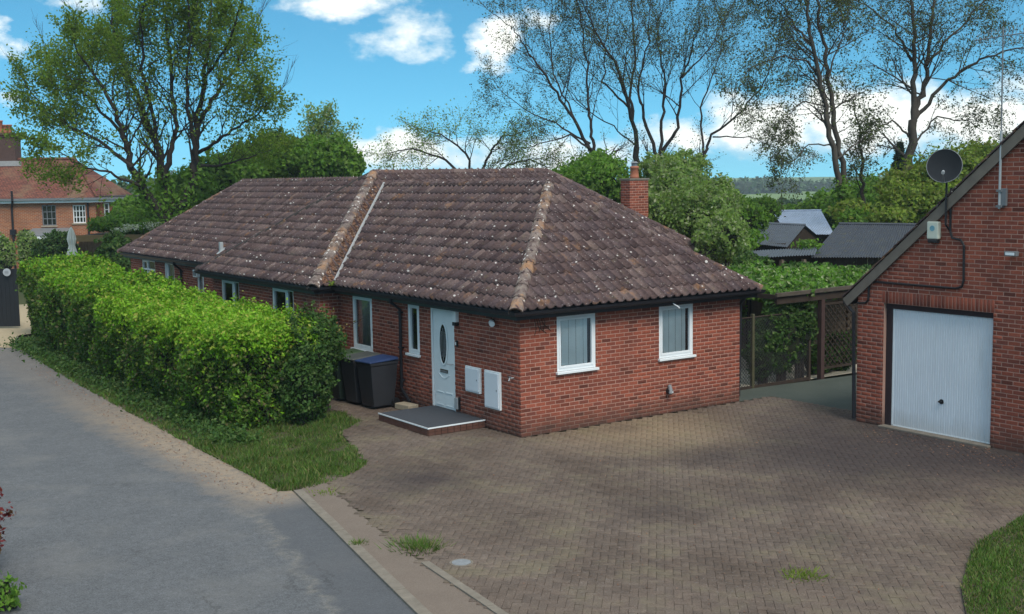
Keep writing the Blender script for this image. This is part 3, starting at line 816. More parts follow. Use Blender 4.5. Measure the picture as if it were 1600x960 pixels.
DRIVE = [(x, y) for x, y in IL[::-1]] + [(-3.9, -.5), (-3.25, -.05), (-2.75, 1.3), (-2.4, 2.55), (-1.6, 3.3), (-1.45, 4.3), (-1.7, 5.2), (-1.6, 7.1), (-.02, 7.1),
        (-.02, -.02), (6.6, -.02), (6.6, -2.85), (5.82, -2.85), (5.82, -14.5)]
def paving_colour(m, i=None):
    base = m.mix(m.ramp(m.noise(.55, 6, .65), (.36, 0.0), (.64, 1.0)), (.092, .070, .056), (.150, .118, .097))
    if i is not None: base = m.mix(.65, base, m.ramp(i, (0, (.86, .84, .85)), (.45, (1, .97, .95)), (.8, (1.06, 1.0, .97)), (1, (1.14, 1.13, 1.12))), 'MULTIPLY')
    c = m.mix(.75, base, m.ramp(m.noise(48, 4, .8), (.3, .5), (.7, 1.5)), 'MULTIPLY'); c = m.mix(.5, c, m.ramp(m.noise(6, 6, .75), (.3, .62), (.7, 1.35)), 'MULTIPLY')
    fl = m.mt('MULTIPLY', m.mt('MULTIPLY', m.mt('SUBTRACT', m.noise(26, 3, .8), .60, cl=True), 9, cl=True), m.mt('MULTIPLY', m.mt('SUBTRACT', m.noise(.8, 3), .42, cl=True), 5, cl=True))
    c = m.mix(m.mt('MULTIPLY', fl, .55), c, (.33, .32, .31))
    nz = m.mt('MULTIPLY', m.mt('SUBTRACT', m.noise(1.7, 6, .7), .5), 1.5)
    # sandy worn patches, olive algae and dark stains; those by the garage also paint its shadow
    c = m.mix(m.mt('MULTIPLY', m.spot(2.2, -.9, .3, 2.6, nz), .55), c, (.31, .225, .135))
    c = m.mix(m.mt('MULTIPLY', m.mt('MULTIPLY', m.mt('SUBTRACT', m.noise(1.1, 6, .65), .5, cl=True), 4, cl=True), .5), c, (.15, .135, .07))
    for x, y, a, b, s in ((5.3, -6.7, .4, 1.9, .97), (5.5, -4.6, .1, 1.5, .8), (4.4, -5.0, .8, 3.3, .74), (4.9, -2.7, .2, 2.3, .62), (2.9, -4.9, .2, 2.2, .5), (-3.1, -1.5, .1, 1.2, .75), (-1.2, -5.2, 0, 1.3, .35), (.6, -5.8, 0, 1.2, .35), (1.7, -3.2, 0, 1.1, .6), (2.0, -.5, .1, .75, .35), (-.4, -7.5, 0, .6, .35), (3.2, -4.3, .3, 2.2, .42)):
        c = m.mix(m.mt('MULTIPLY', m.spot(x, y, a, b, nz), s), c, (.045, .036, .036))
    return c
def driveway():
    m = M('sandy joints', .98, .05); c = m.mix(m.noise(3, 5), (.078, .064, .052), (.115, .10, .068)); m.col(c)
    root = sheet('driveway', DRIVE, -.0125, m.m)
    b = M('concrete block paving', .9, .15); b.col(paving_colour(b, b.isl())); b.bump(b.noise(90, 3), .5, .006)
    # herringbone laid at 45 degrees to the house
    w = .1; th = R_(45 + 3); ct, st = math.cos(th), math.sin(th)
    ar = np.array(DRIVE); cells = []
    nmax = 175
    g = np.arange(-nmax, nmax); X, Y = np.meshgrid(g, g, indexing='ij'); X = X.ravel(); Y = Y.ravel()
    h = (X - Y) % 4 == 0; v = (X - Y) % 4 == 3
    wv = 0; cx = np.concatenate([X[h] + 1, X[v] + .5]) * w; cy = np.concatenate([Y[h] + .5, Y[v] + 1]) * w
    hv = np.concatenate([np.ones(h.sum()), np.zeros(v.sum())]).astype(bool)
    px = cx * ct - cy * st + 0; py = cx * st + cy * ct - 4
    ok = inpoly(np.stack([px, py], 1), DRIVE)
    d = np.stack([px, py, px * 0], 1) - CAM; zc = d @ FV
    vis = (np.abs(d @ RV) / zc < .47) & (np.abs(d @ UV) / zc < .29) & (zc > 0)
    ok &= vis; px, py, hv = px[ok], py[ok], hv[ok]
    rng = np.random.default_rng(4)
    # block template: top with a chamfer, long side along its first axis
    def templ(hh):
        L, W = (.0982, .0482) if hh else (.0482, .0982); o = []
        for z, ins in ((-.008, 0), (-.002, 0), (0, .003)):
            for a, c_ in ((-1, -1), (1, -1), (1, 1), (-1, 1)):
                x = a * (L - ins); y = c_ * (W - ins); o.append((x * ct - y * st, x * st + y * ct, z))
        return np.array(o)
    T = {True: templ(True), False: templ(False)}
    TF = [(8, 9, 10, 11)] + [(l + k, l + (k + 1) % 4, l + 4 + (k + 1) % 4, l + 4 + k) for l in (0, 4) for k in range(4)]
    ms = {}
    for k in T:
        me = mesh_np('paving_block', T[k], TF) if False else bpy.data.meshes.new('paving_block')
        me.from_pydata([tuple(q) for q in T[k]], [], TF); me.materials.append(b.m); ms[k] = me
    dist = (px - CAM[0]) ** 2 + (py - CAM[1]) ** 2
    dd = np.stack([px, py, px * 0], 1) - CAM; zc = dd @ FV
    inside = (np.abs(dd @ RV) / zc < .425) & (np.abs(dd @ UV) / zc < .255)
    order = np.argsort(np.where(inside, dist, 1e9)); single = set(order[:300].tolist())
    dz = np.clip(rng.normal(size=len(px)) * .0016 + lump(np.stack([px, py, px * 0], 1), .004, .9, 9), -.005, .01); tilt = rng.normal(size=(len(px), 2)) * .012
    V = []; F = []
    for i in range(len(px)):
        if i in single:
            o = link('paving_block', ms[bool(hv[i])], None, root, (px[i], py[i], dz[i])); o.rotation_euler = (tilt[i, 0], tilt[i, 1], 0); continue
        t = T[bool(hv[i])].copy(); t[:, 2] += t[:, 0] * tilt[i, 0] + t[:, 1] * tilt[i, 1] + dz[i]; t[:, 0] += px[i]; t[:, 1] += py[i]
        F.append(np.zeros((0, 4), int) if False else np.array(TF) + 12 * len(V)); V.append(t)
    me = mesh_np('block_paving', np.concatenate(V), np.concatenate(F)); me.materials.append(b.m)
    tag(link('block_paving', me, None, root), kind='stuff')
driveway()
sheet('yard', [(6.6, -2.85), (6.6, 0), (5.62, 0), (5.62, 1.05), (12, .5), (12, -2.85)], -.004, (lambda m: (m.col(m.mix(.5, m.mix(m.noise(1.5, 5), (.050, .062, .054), (.085, .095, .08)), m.ramp(m.noise(60, 3), (.3, .6), (.7, 1.4)), 'MULTIPLY')), m.m)[1])(M('mossy concrete darkened for shadow', .9, .15)))  # concrete colour darkened to stand for the garage's shadow

def grass(name, poly, n, h, seed, kind='stuff', mat=None, parent=None, zb=-.03, fn=None):
    rng = np.random.default_rng(seed); P = poly_pts(poly, n, rng)
    if fn is not None: P = P[fn(P, rng)]
    k = len(P); a = rng.uniform(0, 6.28, k); hh = h * rng.uniform(.35, 1.25, k) * (1 + .5 * lump(np.c_[P, P[:, :1] * 0], 1, 2.5, 3)); w = .006 + hh * .06; ln = rng.normal(size=(k, 2)) * hh[:, None] * .45
    V = np.empty((k, 3, 3)); V[:, 0] = np.c_[P[:, 0] - np.cos(a) * w, P[:, 1] - np.sin(a) * w, np.full(k, zb)]
    V[:, 1] = np.c_[P[:, 0] + np.cos(a) * w, P[:, 1] + np.sin(a) * w, np.full(k, zb)]; V[:, 2] = np.c_[P + ln, zb + np.maximum(hh, .015)]
    me = mesh_np(name, V.reshape(-1, 3), np.arange(k * 3).reshape(k, 3)); me.materials.append(mat or ML_GRS)
    return tag(link(name, me, None, parent), kind=kind)
msoil = simple('grassy soil', (.06, .05, .028), .95, .4, 6)
sheet('verge', VERGE, -.012, msoil); sheet('lawn', LAWN, .03, msoil, .05)
g1 = grass('verge_grass', [(x - .06, y) if x < -4.2 else (x + .05, y) for x, y in VERGE], 230000, .10, 5, fn=lambda P, r: ((P[:, 1] < 4.2) | (r.random(len(P)) < .45)) & (lump(np.c_[P, P[:, :1] * 0], 1, 3.2, 8) + r.random(len(P)) * 1.2 > .05))
tag(g1, 'rough green grass on the verge in front of and under the hedge', 'grass')
g2 = grass('lawn_grass', LAWN, 260000, .05, 6, fn=lambda P, r: (P[:, 0] + P[:, 1] * .3 > -6.5) & (P[:, 1] > -11.2), zb=.03)
tag(g2, 'mown green lawn with a curved edge at the bottom right corner', 'grass')
rng0 = np.random.default_rng(12)
def tuft(x, y, r, n, h, label, kind_name='weed', mat=None):
    P = rng0.normal(size=(n, 2)) * r * .5; a = rng0.uniform(0, 6.28, n); hh = h * rng0.uniform(.4, 1.2, n); w = .008
    V = np.empty((n, 3, 3)); ln = P / (r + .01) * hh[:, None] * .9 + rng0.normal(size=(n, 2)) * hh[:, None] * .4
    V[:, 0] = np.c_[P[:, 0] - np.cos(a) * w, P[:, 1] - np.sin(a) * w, a * 0]; V[:, 1] = np.c_[P[:, 0] + np.cos(a) * w, P[:, 1] + np.sin(a) * w, a * 0]; V[:, 2] = np.c_[P + ln, hh]
    me = mesh_np('weed', V.reshape(-1, 3), np.arange(n * 3).reshape(n, 3)); me.materials.append(mat or ML_GRS)
    tag(link(kind_name, me, None, None, (x, y, -.005)), label, 'weed')
tuft(-4.85, -4.55, .30, 500, .10, 'green weeds growing over the inner edging beside the dark crack')
tuft(-1.83, -8.31, .22, 260, .06, 'flat yellowish weed growing between paving blocks near the lawn', mat=ML_YEL)
tuft(-5.42, -3.9, .10, 90, .05, 'small tuft in the joint between kerb and road')
tuft(-4.6, -1.3, .25, 120, .04, 'sparse moss tuft at the top end of the kerb', mat=ML_YEL)
tuft(-2.0, 3.0, .25, 140, .05, 'sparse grass spreading onto the paving by the step')
def litter(name, label, poly, n, size, mat, seed, z=.006):
    g = np.random.default_rng(seed); P = poly_pts(poly, n * 3, g)[:n]; tag(link(name, leaves_mesh(name, np.c_[P, np.full(len(P), z)], size, g, np.array([[0, 0, 1.]]), .25, mat), None), label, 'leaves', kind='stuff')
litter('fallen_leaves', 'small brown leaves and grit scattered over the block paving', [(-5, -11), (-1, -11), (5.5, -7), (5.7, -.2), (.2, -.3), (-.2, 1.0), (-3, .2), (-4.4, -1)], 700, .016, ML_LIT, 91)
litter('fallen_leaves', 'dry leaves gathered on the road along the grass verge', [(-5.1, -1), (-4.95, 3.5), (-4.85, 8), (-4.6, 15), (-5.1, 15), (-5.5, 7), (-5.9, 1), (-5.5, -1.6)], 1100, .018, ML_LIT, 92, -.020)
litter('fallen_leaves', 'dark fragments lying on the paving beside the garage door', [(5.7, -3), (5.7, -9), (4.6, -8), (4.7, -4)], 500, .018, ML_LIT, 93)
# drain cover
t = thing('drain_cover', 'small round grey drain cover set in the block paving', 'drain cover', (-4.78, -5.42, 0))
Q().lathe((0, 0, 0), [(.15, -.01), (.15, .006), (.13, .007), (.128, .004)], 20).obj('rim', MCONC, t); Q().lathe((0, 0, 0), [(.12, -.01), (.12, .009), (.05, .010)], 20).obj('lid', simple('dull cast lid', (.20, .21, .22), .8, .3, 20), t)

# ================================================================== BUNGALOW
OV = .30; ZE = 2.38; TS = .714; KS = math.sqrt(1 + TS * TS)
house = thing('bungalow', 'red brick bungalow with brown hipped tile roof and white windows', 'bungalow', (0, 0, 0))
hw = house; sets = []
def wallset(org, ud, nd, L, ops, z1=2.25, off=0):
    w, P = wall_quads(org, ud, nd, L, 0, z1, ops, parent=hw)
    sets.append((w, ud, nd, bricks_for(org, ud, nd, L, 0, z1, ops, off))); return w
X_, YN, NX, NY = (1, 0, 0), (0, -1, 0), (-1, 0, 0), (0, -1, 0)
opsR = [(.84, 1.765, 1.125, 2.175), (3.375, 4.295, 1.125, 2.175)]
wallset((0, 0, 0), X_, NY, 5.62, opsR)
yl = 7.18
opsA = [(yl - 6.53, yl - 5.61, .975, 2.175), (yl - 4.05, yl - 3.58, 1.125, 2.175), (yl - 3.13, yl - 2.24, .12, 2.175)]
wallset((0, yl, 0), YN, NX, yl, opsA)
wallset((-.5, yl, 0), X_, NY, .5, [], off=1)
opsC = [(13.72 - 13.08, 13.72 - 11.89, 1.05, 2.175), (13.72 - 9.79, 13.72 - 8.57, 1.05, 2.175)]
wallset((-.5, 13.72, 0), YN, NX, 6.54, opsC)
opsB = [(24.42 - 23.18, 24.42 - 21.87, 1.05, 2.175), (24.42 - 20.92, 24.42 - 20.02, 1.05, 2.175), (24.42 - 17.99, 24.42 - 17.46, 1.05, 2.1)]
wallset((.65, 24.42, 0), YN, NX, 24.42 - 13.72, opsB)
q = Q(); q.box((5.50, .10, 0), (5.615, 7.3, 2.25)); q.box((.7, 24.2, 0), (6.7, 24.4, 2.25)); q.box((11.5, 7.2, 0), (11.7, 13.7, 2.25)); q.box((5.62, 7.18, 0), (11.5, 7.3, 2.25)); q.box((6.5, 13.8, 0), (6.7, 24.2, 2.25)); q.box((.2, .2, -.05), (5.4, 24, .05)); q.box((-.38,7.3,2.2),(.1,13.6,2.25))
q.obj('rear_wall', MB, hw)
# chimney with its brickwork
ch = bpy.data.objects.new('chimney', None); C.objects.link(ch); ch.parent = hw
cx0, cy0, cw, cdp, cz0, cz1 = 10.78, 9.5, .72, .42, 2.8, 4.62
q = Q(); q.box((cx0, cy0, cz0), (cx0 + cw, cy0 + cdp, cz1)); q.obj('chimney_stack', MMO, ch)
sets2 = [(ch, X_, NY, bricks_for((cx0, cy0, cz0), X_, NY, cw, 0, cz1 - cz0 - .02, [])), (ch, YN, NX, bricks_for((cx0, cy0 + cdp, cz0), YN, NX, cdp, 0, cz1 - cz0 - .02, [], 1))]
q = Q(); q.box((cx0 - .03, cy0 - .03, cz1), (cx0 + cw + .03, cy0 + cdp + .03, cz1 + .05)); q.obj('chimney_cap', MCONC, ch, .01)
q = Q(); q.lathe((cx0 + cw * .5, cy0 + cdp * .5, cz1 + .05), [(.15, 0), (.13, .06), (.115, .28), (.14, .30), (.135, .35), (.1, .36)], 16); q.obj('chimney_pot', MTERRA, ch, smooth=True)
q = Q(); q.lathe((cx0 + cw * .5, cy0 + cdp * .5, cz1 + .41), [(.09, 0), (.09, .08), (.13, .09), (.06, .14)], 12); q.obj('chimney_cowl', MGREY, ch)
build_bricks(sets + sets2)

# windows of the bungalow: wall origin, u, n as for the walls
window(hw, (0, 0, 0), X_, NY, *opsR[0], blind='slats'); window(hw, (0, 0, 0), X_, NY, *opsR[1], blind='slats')
window(hw, (0, yl, 0), YN, NX, *opsA[0], blind='net'); window(hw, (0, yl, 0), YN, NX, *opsA[1])
for o in opsC: window(hw, (-.5, 13.72, 0), YN, NX, *o, split=o[1] - .38)
o = opsB[0]; window(hw, (.65, 24.42, 0), YN, NX, *o, split=o[0] + .55, top_light=1.85)
window(hw, (.65, 24.42, 0), YN, NX, *opsB[1], split=opsB[1][0] + .25, blind='net'); window(hw, (.65, 24.42, 0), YN, NX, *opsB[2])

# front door
def door():
    d = bpy.data.objects.new('front_door', None); C.objects.link(d); d.parent = hw
    org = Vector((0, yl, 0)); u = Vector(YN); n = Vector(NX); Z = Vector((0, 0, 1))
    a0, a1, z0, z1 = opsA[2]; P = lambda a, z, dd=0.: org + u * a + Z * z + n * dd
    q = Q()
    for A0, A1, Z0, Z1 in ((a0, a0 + .055, z0, z1), (a1 - .03, a1, z0, z1), (a0 + .055, a1 - .03, z1 - .05, z1)): q.obox(P(A0, Z0, -.08), u * (A1 - A0), Z * (Z1 - Z0), n * .075)
    q.obj('door_frame', MWH, d, .005)
    q = Q(); q.obox(P(a0 + .075, z0 + .03, -.06), u * (a1 - .032 - a0 - .075), Z * (z1 - z0 - .085), n * .045); q.obj('door_leaf', MWD, d, .004)
    am = (a0 + .075 + a1 - .03) / 2
    q = Q()
    def oval(q, cz, rw, rh, dd, n_=28): q.v += [tuple(P(am + rw * math.cos(2 * math.pi * k / n_), cz + rh * math.sin(2 * math.pi * k / n_), dd)) for k in range(n_)]
    oval(q, 1.45, .17, .44, -.006); oval(q, 1.45, .165, .435, .008); oval(q, 1.45, .135, .40, .008); oval(q, 1.45, .13, .395, -.006)
    for l in range(3):
        for k in range(28): k2 = (k + 1) % 28; q.f.append((l * 28 + k, l * 28 + k2, (l + 1) * 28 + k2, (l + 1) * 28 + k))
    q.obj('oval_moulding', MWD, d)
    q = Q(); oval(q, 1.45, .138, .402, -.002); q.f.append(tuple(range(28))); q.obj('oval_glass', MDG, d)
    q = Q()
    for k in range(-2, 3): q.obox(P(am + k * .05 - .004, 1.45 - .33 + abs(k) * .07, -.001), u * .008, Z * (.66 - abs(k) * .14), n * .004)
    q.obj('glass_leading', MGALV, d)
    q = Q(); q.obox(P(am - .14, .87, -.016), u * .28, Z * .07, n * .014); q.obj('letterbox', simple('tarnished brass', (.08, .075, .05), .4, .3, 8, .5), d, .004)
    q = Q(); q.obox(P(am - .125, .885, -.003), u * .25, Z * .03, n * .010); q.obj('letterbox_flap', MGREY, d)
    q = Q()
    for s in (-1, 1):
        q.obox(P(am + s * .17 - .12, .46, -.016), u * .24, Z * .015, n * .013); q.obox(P(am + s * .17 - .12, .20, -.016), u * .24, Z * .015, n * .010)
    for k in range(12):
        x0 = -.2 + .4 * k / 12; x1 = -.2 + .4 * (k + 1) / 12; f = lambda x: .80 - .08 * math.cos(x / .2 * math.pi * .5) + .03
        q.obox(P(am + x0, f(x0), -.016), u * (x1 - x0) + Z * (f(x1) - f(x0)), Z * .014, n * .012)
    q.obj('panel_moulding', MWD, d)
    q = Q(); q.tube([P(a1 - .075, 1.08, -.01), P(a1 - .075, 1.08, .05), P(a1 - .20, 1.08, .05)], .011, 8); q.obj('handle', MGALV, d)
    q = Q(); q.obox(P(a0, z0 - .03, -.08), u * (a1 - a0), Z * .03, n * .10); q.obj('threshold', MGALV, d)
door()

# roof
roof = bpy.data.objects.new('roof', None); C.objects.link(roof); roof.parent = hw
def z_at(d): return ZE + TS * d
sL = (1 / KS, 0, TS / KS); sN = (0, 1 / KS, TS / KS)
faces = []
faces.append(roof_face(roof, (-.3, -.3, ZE), X_, sN, 6.22, 3.11 * KS, lambda a, b: 0 <= b / KS + .03 and b / KS <= min(a, 6.22 - a), [((-.3, -.3, 0), (-1, 1, 0)), ((5.92, -.3, 0), (1, 1, 0))]))
def pa(a, b): x = b / KS; y = 10. - a; return -.03 <= x <= 3.11 and y >= -.3 + x and y <= 6.88 + x
faces.append(roof_face(roof, (-.3, 10., ZE), YN, sL, 10.3, 3.11 * KS, pa, [((-.3, -.3, 0), (1, -1, 0)), ((-.3, 6.88, 0), (-1, 1, 0)), ((2.81, 0, 0), (1, 0, 0))]))
faces.append(roof_face(roof, (-.8, 14.02, ZE), YN, sL, 7.14, 3.57 * KS, lambda a, b: b > -.04 and b / KS <= min(a, 7.14 - a), [((-.8, 6.88, 0), (1, -1, 0)), ((-.8, 14.02, 0), (1, 1, 0))]))
def pc(a, b): x = a - .8; d = b / KS; return -.03 <= d <= 3.57 and d <= a and d <= 12.8 - a and d > min(x + .3, 5.92 - x) - .28
faces.append(roof_face(roof, (-.8, 6.88, ZE), X_, sN, 12.8, 3.57 * KS, pc, [((-.8, 6.88, 0), (-1, 1, 0)), ((12., 6.88, 0), (1, 1, 0)), ((0, 10.45, 0), (0, 1, 0))]))
def pb(a, b): d = b / KS; y = 24.72 - a; return -.03 <= d <= 3.32 and y <= 24.72 - d and y >= 14.02 - d - .25
faces.append(roof_face(roof, (.35, 24.72, ZE), YN, sL, 14.5, 3.32 * KS, pb, [((.35, 24.72, 0), (1, 1, 0)), ((3.67, 0, 0), (1, 0, 0))]))
build_tiles(faces)
# boards under the tiles (all slopes, also the ones facing away)
q = Q(); D = -.012
def zq(*pts): q.quad(*[(x, y, z + D) for x, y, z in pts])
A1 = (2.81, 2.81, z_at(3.11)); A2 = (2.81, 9.99, z_at(3.11))
zq((-.3, -.3, ZE), (5.92, -.3, ZE), A1); zq((-.3, 6.88, ZE), (-.3, -.3, ZE), A1, A2); zq((5.92, -.3, ZE), (5.92, 6.88, ZE), A2, A1)
C1 = (2.77, 10.45, z_at(3.57)); C2 = (8.43, 10.45, z_at(3.57))
zq((-.8, 14.02, ZE), (-.8, 6.88, ZE), C1); zq((-.8, 6.88, ZE), (12, 6.88, ZE), C2, C1); zq((12, 6.88, ZE), (12, 14.02, ZE), C2); zq((12, 14.02, ZE), (-.8, 14.02, ZE), C1, C2)
B1 = (3.67, 21.4, z_at(3.32)); B2 = (3.67, 10.7, z_at(3.32))
zq((.35, 24.72, ZE), (.35, 14.02, ZE), B2, B1); zq((6.99, 14.02, ZE), (6.99, 24.72, ZE), B1, B2); zq((6.99, 24.72, ZE), (.35, 24.72, ZE), B1)
q.obj('roof_deck', simple('dark tile underside', (.06, .045, .04), .95), roof)
H3 = lambda x, y, d: (x, y, z_at(d))
ridge_line(roof, H3(-.3, -.3, 0), A1, mat=MRP); ridge_line(roof, H3(5.92, -.3, 0), A1); ridge_line(roof, A1, A2)
ridge_line(roof, H3(-.8, 6.88, 0), C1, r=.14, mat=MRP); ridge_line(roof, H3(-.8, 14.02, 0), C1, r=.12, mat=MDK); ridge_line(roof, C1, C2); ridge_line(roof, H3(12, 6.88, 0), C2)
ridge_line(roof, B1, (3.67, 11.6, z_at(3.32))); ridge_line(roof, H3(.35, 24.72, 0), B1)
q = Q(); q.tube([(-.26, 6.86, ZE + .10), (1.2, 8.32, z_at(1.5) + .105), (2.74, 9.86, z_at(3.04) + .105)], .034, 6); q.obj('valley_flashing', MLEAD, roof)
# lead-grey vent slate and flue on the left wing
q = Q(); q.obox((.62, 16.25, z_at(.27) + .02), (0, -.18, 0), (.30 / KS, 0, .30 * TS / KS), (-.03, 0, .06)); q.box((.68, 16.10, z_at(.27)), (.78, 16.2, z_at(.27) + .42)); q.obj('roof_vent', MGALV, roof, .004)
# fallen leaves along the narrow slope beside the valley
rr = np.random.default_rng(8); n = 1500; tt = rr.random(n) ** 1.2 * 3.0; w_ = rr.random(n) * .42
P = np.c_[-.3 + tt - w_ * .9, 6.88 + tt + 0 * w_ + .02, z_at(tt) + .045 + rr.random(n) * .03]
P[:, 2] = ZE + TS * (P[:, 1] - 6.88) + .05 + rr.random(n) * .03
me = leaves_mesh('leaf_litter', P, .035, rr, np.array([[0, -.5, 1.]]), .5, ML_LIT); tag(link('leaf_litter', me, None), 'brown dead leaves caught in the roof valley of the bungalow', 'leaves', kind='stuff')
n = 60; me = leaves_mesh('moss', np.c_[-.35 + rr.normal(size=n) * .05, 6.82 + rr.normal(size=n) * .1, ZE + .02 + rr.random(n) * .08], .03, rr, None, 1, ML_YEL); tag(link('moss', me, None), 'tuft of yellow moss in the gutter below the valley', 'moss', kind='stuff')

# gutters, fascia and soffit
def eaves(pts, closed_ends=True):
    """pts: wall-outline polyline walked so that the outside is on the right-hand side"""
    g = Q(); f = Q(); so = Q(); n_ = len(pts)
    P = [Vector((x, y, 0)) for x, y in pts]
    nr = []
    for a, b in zip(P, P[1:]): t = (b - a).normalized(); nr.append(Vector((t.y, -t.x, 0)))
    def off(i, d):
        if i == 0: return P[0] + nr[0] * d
        if i == n_ - 1: return P[-1] + nr[-1] * d
        m = (nr[i - 1] + nr[i]); m = m / m.dot(nr[i]) ; return P[i] + m * d
    for i in range(n_ - 1):
        def ring(d, z): return (off(i, d) + Vector((0, 0, z)), off(i + 1, d) + Vector((0, 0, z)))
        # gutter profile (half round, open top)
        prof = [(.262, 2.355)] + [(.317 + .058 * math.cos(math.pi * (1 + k / 6)), 2.345 + .07 * math.sin(math.pi * (1 + k / 6))) for k in range(7)] + [(.38, 2.356), (.372, 2.356)] + [(.317 + .050 * math.cos(math.pi * (2 - k / 6)), 2.350 + .060 * math.sin(math.pi * (2 - k / 6))) for k in range(7)]
        for (d0, z0), (d1, z1) in zip(prof, prof[1:]):
            a0, b0 = ring(d0, z0); a1, b1 = ring(d1, z1); g.quad(a0, a1, b1, b0)
        for (d0, z0), (d1, z1) in (((.255, 2.37), (.255, 2.20)), ((.255, 2.20), (.235, 2.20))):
            a0, b0 = ring(d0, z0); a1, b1 = ring(d1, z1); f.quad(a0, a1, b1, b0)
        a0, b0 = ring(.235, 2.205); a1, b1 = ring(-.02, 2.205); so.quad(a0, a1, b1, b0)
    g.obj('gutter', MGU, hw); f.obj('fascia', MBL, hw); so.obj('soffit', MDWOOD, hw)
eaves([(.65, 24.42), (.65, 13.95)]); eaves([(-.2, 13.72), (-.5, 13.72), (-.5, 7.18), (-.22, 7.18)]); eaves([(0, 6.9), (0, 0), (5.62, 0), (5.62, 6.8)]); eaves([(3, 24.42), (.65, 24.42)])
def downpipe(x, y, side=-1, foot=True, shoe=(0, -.35)):
    q = Q(); q.tube([(x - .28, y, 2.30), (x - .28, y, 2.20), (x - .055, y, 2.02), (x - .055, y, .42)] + ([(x - .055, y, .34), (x - .07, y + shoe[1], .10)] if foot else [(x - .055, y, .02)]), .034, 10)
    for z in (1.95, 1.2, .5): q.box((x - .095, y - .05, z), (x - .002, y + .05, z + .03))
    q.obj('downpipe', MGU, hw)
downpipe(0, 4.28, shoe=(0, -.36)); downpipe(.65, 19.27, foot=False)
downpipe_c = Q().tube([(5.65, -.2, 2.3), (5.66, .02, 2.05), (5.66, .06, .1)], .034, 8).obj('downpipe', MGU, hw)

# fixtures on the bungalow
def meter_box(y0, y1, z0, z1, label):
    t = thing('meter_box', label, 'meter box', (0, (y0 + y1) / 2, z0), 0, 'meter boxes beside the front door'); w = y1 - y0; h = z1 - z0
    q = Q(); q.box((-.05, -w / 2, 0), (-PR, w / 2, h)); q.obj('box', MWH, t, .008)
    q = Q(); q.box((-.072, -w / 2 + .025, .03), (-.05, w / 2 - .025, h - .03)); q.obj('door', simple('grey white plastic', (.62, .66, .70), .45, .06, 3), t, .01)
    q = Q(); q.box((-.078, -w / 2 + .06, h * .5), (-.072, -w / 2 + .085, h * .5 + .025)); q.obj('lock', MGREY, t)
meter_box(1.28, 1.79, .63, 1.13, 'smaller white meter box on the wall right of the front door')
meter_box(.61, 1.12, .41, 1.13, 'taller white meter box on the wall nearest the house corner')
t = thing('security_light', 'white round wall light under the eaves left of the house corner', 'wall light', (0, .75, 2.07))
Q().tube([(-.002, .1, .0), (-.05, .1, 0)], .05, 12).obj('mount', MBL, t); Q().tube([(-.05, .10, 0), (-.10, .02, -.005)], [.045, .055], 12).obj('housing', MBL, t); Q().tube([(-.10, .02, -.005), (-.17, -.10, -.02)], [.055, .052], 14).obj('lamp_body', MWH, t)
t = thing('alarm_box', 'small white box with black base right of the front door top', 'alarm box', (0, 2.10, 1.93))
Q().box((-.09, -.06, .02), (-.008, .06, .24)).obj('cover', MWH, t, .01); Q().box((-.10, -.055, -.05), (-.008, .055, .02)).obj('base', MBL, t, .006)
t = thing('doorbell', 'small doorbell unit on the wall at mid height beside the door', 'doorbell', (0, 2.12, 1.52))
Q().box((-.035, -.03, -.06), (-.008, .03, .06)).obj('housing', MBL, t, .004); Q().box((-.042, .0, -.03), (-.035, .028, .03)).obj('button', MWH, t)
t = thing('key_safe', 'small grey box low on the wall beside the front door', 'key safe', (0, 2.12, .22))
Q().box((-.07, -.05, 0), (-.008, .06, .22)).obj('housing', MGALV, t, .006); Q().box((-.05, -.075, -.02), (-.008, -.05, .24)).obj('backplate', MBL, t)
t = thing('outside_tap', 'small brass tap on the wall near the house corner', 'tap', (0, .22, 1.08))
Q().tube([(0, 0, 0), (-.09, 0, 0), (-.11, 0, -.05)], .013, 8).obj('spout', MGALV, t); Q().box((-.09, -.035, .015), (-.07, .035, .03)).obj('handle', MGREY, t)
t = thing('vent_pipe', 'short black boiler outlet low on the front wall below the right window', 'vent', (3.60, 0, .46))
Q().tube([(0, 0, 0), (-.02, -.10, -.02)], .05, 12).obj('flange', MBL, t); Q().tube([(.03, -.02, .10), (.0, -.09, .02), (-.03, -.12, -.05)], [.04, .045, .035], 10).obj('outlet', MGREY, t); Q().box((-.0, -.135, -.03), (.03, -.115, .0)).obj('cap', MWH, t)
t = thing('bracket', 'small white bracket under the gutter by the right window', 'bracket', (3.5, -.27, 2.24))
Q().tube([(0, 0, 0), (.10, -.05, -.07)], .012, 6).obj('arm', MWH, t); Q().tube([(.10, -.05, -.07), (.12, -.05, -.10)], .016, 6).obj('tip', MWH, t)
t = thing('wall_light', 'small floodlight above the narrow window of the far wing', 'wall light', (.65, 17.75, 1.98))
Q().box((-.17, -.16, -.10), (-.05, .16, .12)).obj('housing', MWH, t, .008); Q().box((-.178, -.12, -.06), (-.17, .12, .08)).obj('lens', MGREY, t)
# climbing plant remains near the corner
rr = np.random.default_rng(3); q = Q()
for k in range(5): 
    x = .32 + .05 * k; q.tube([(x, -.012, 2.18), (x + .04, -.014, 1.98 + .03 * k), (x + .22 * (k % 2), -.014, 1.86 + .02 * k)], .006, 4)
tag(q.obj('dead_creeper', MDWOOD), 'dead creeper stems clinging to the brick under the eaves near the corner', 'creeper')

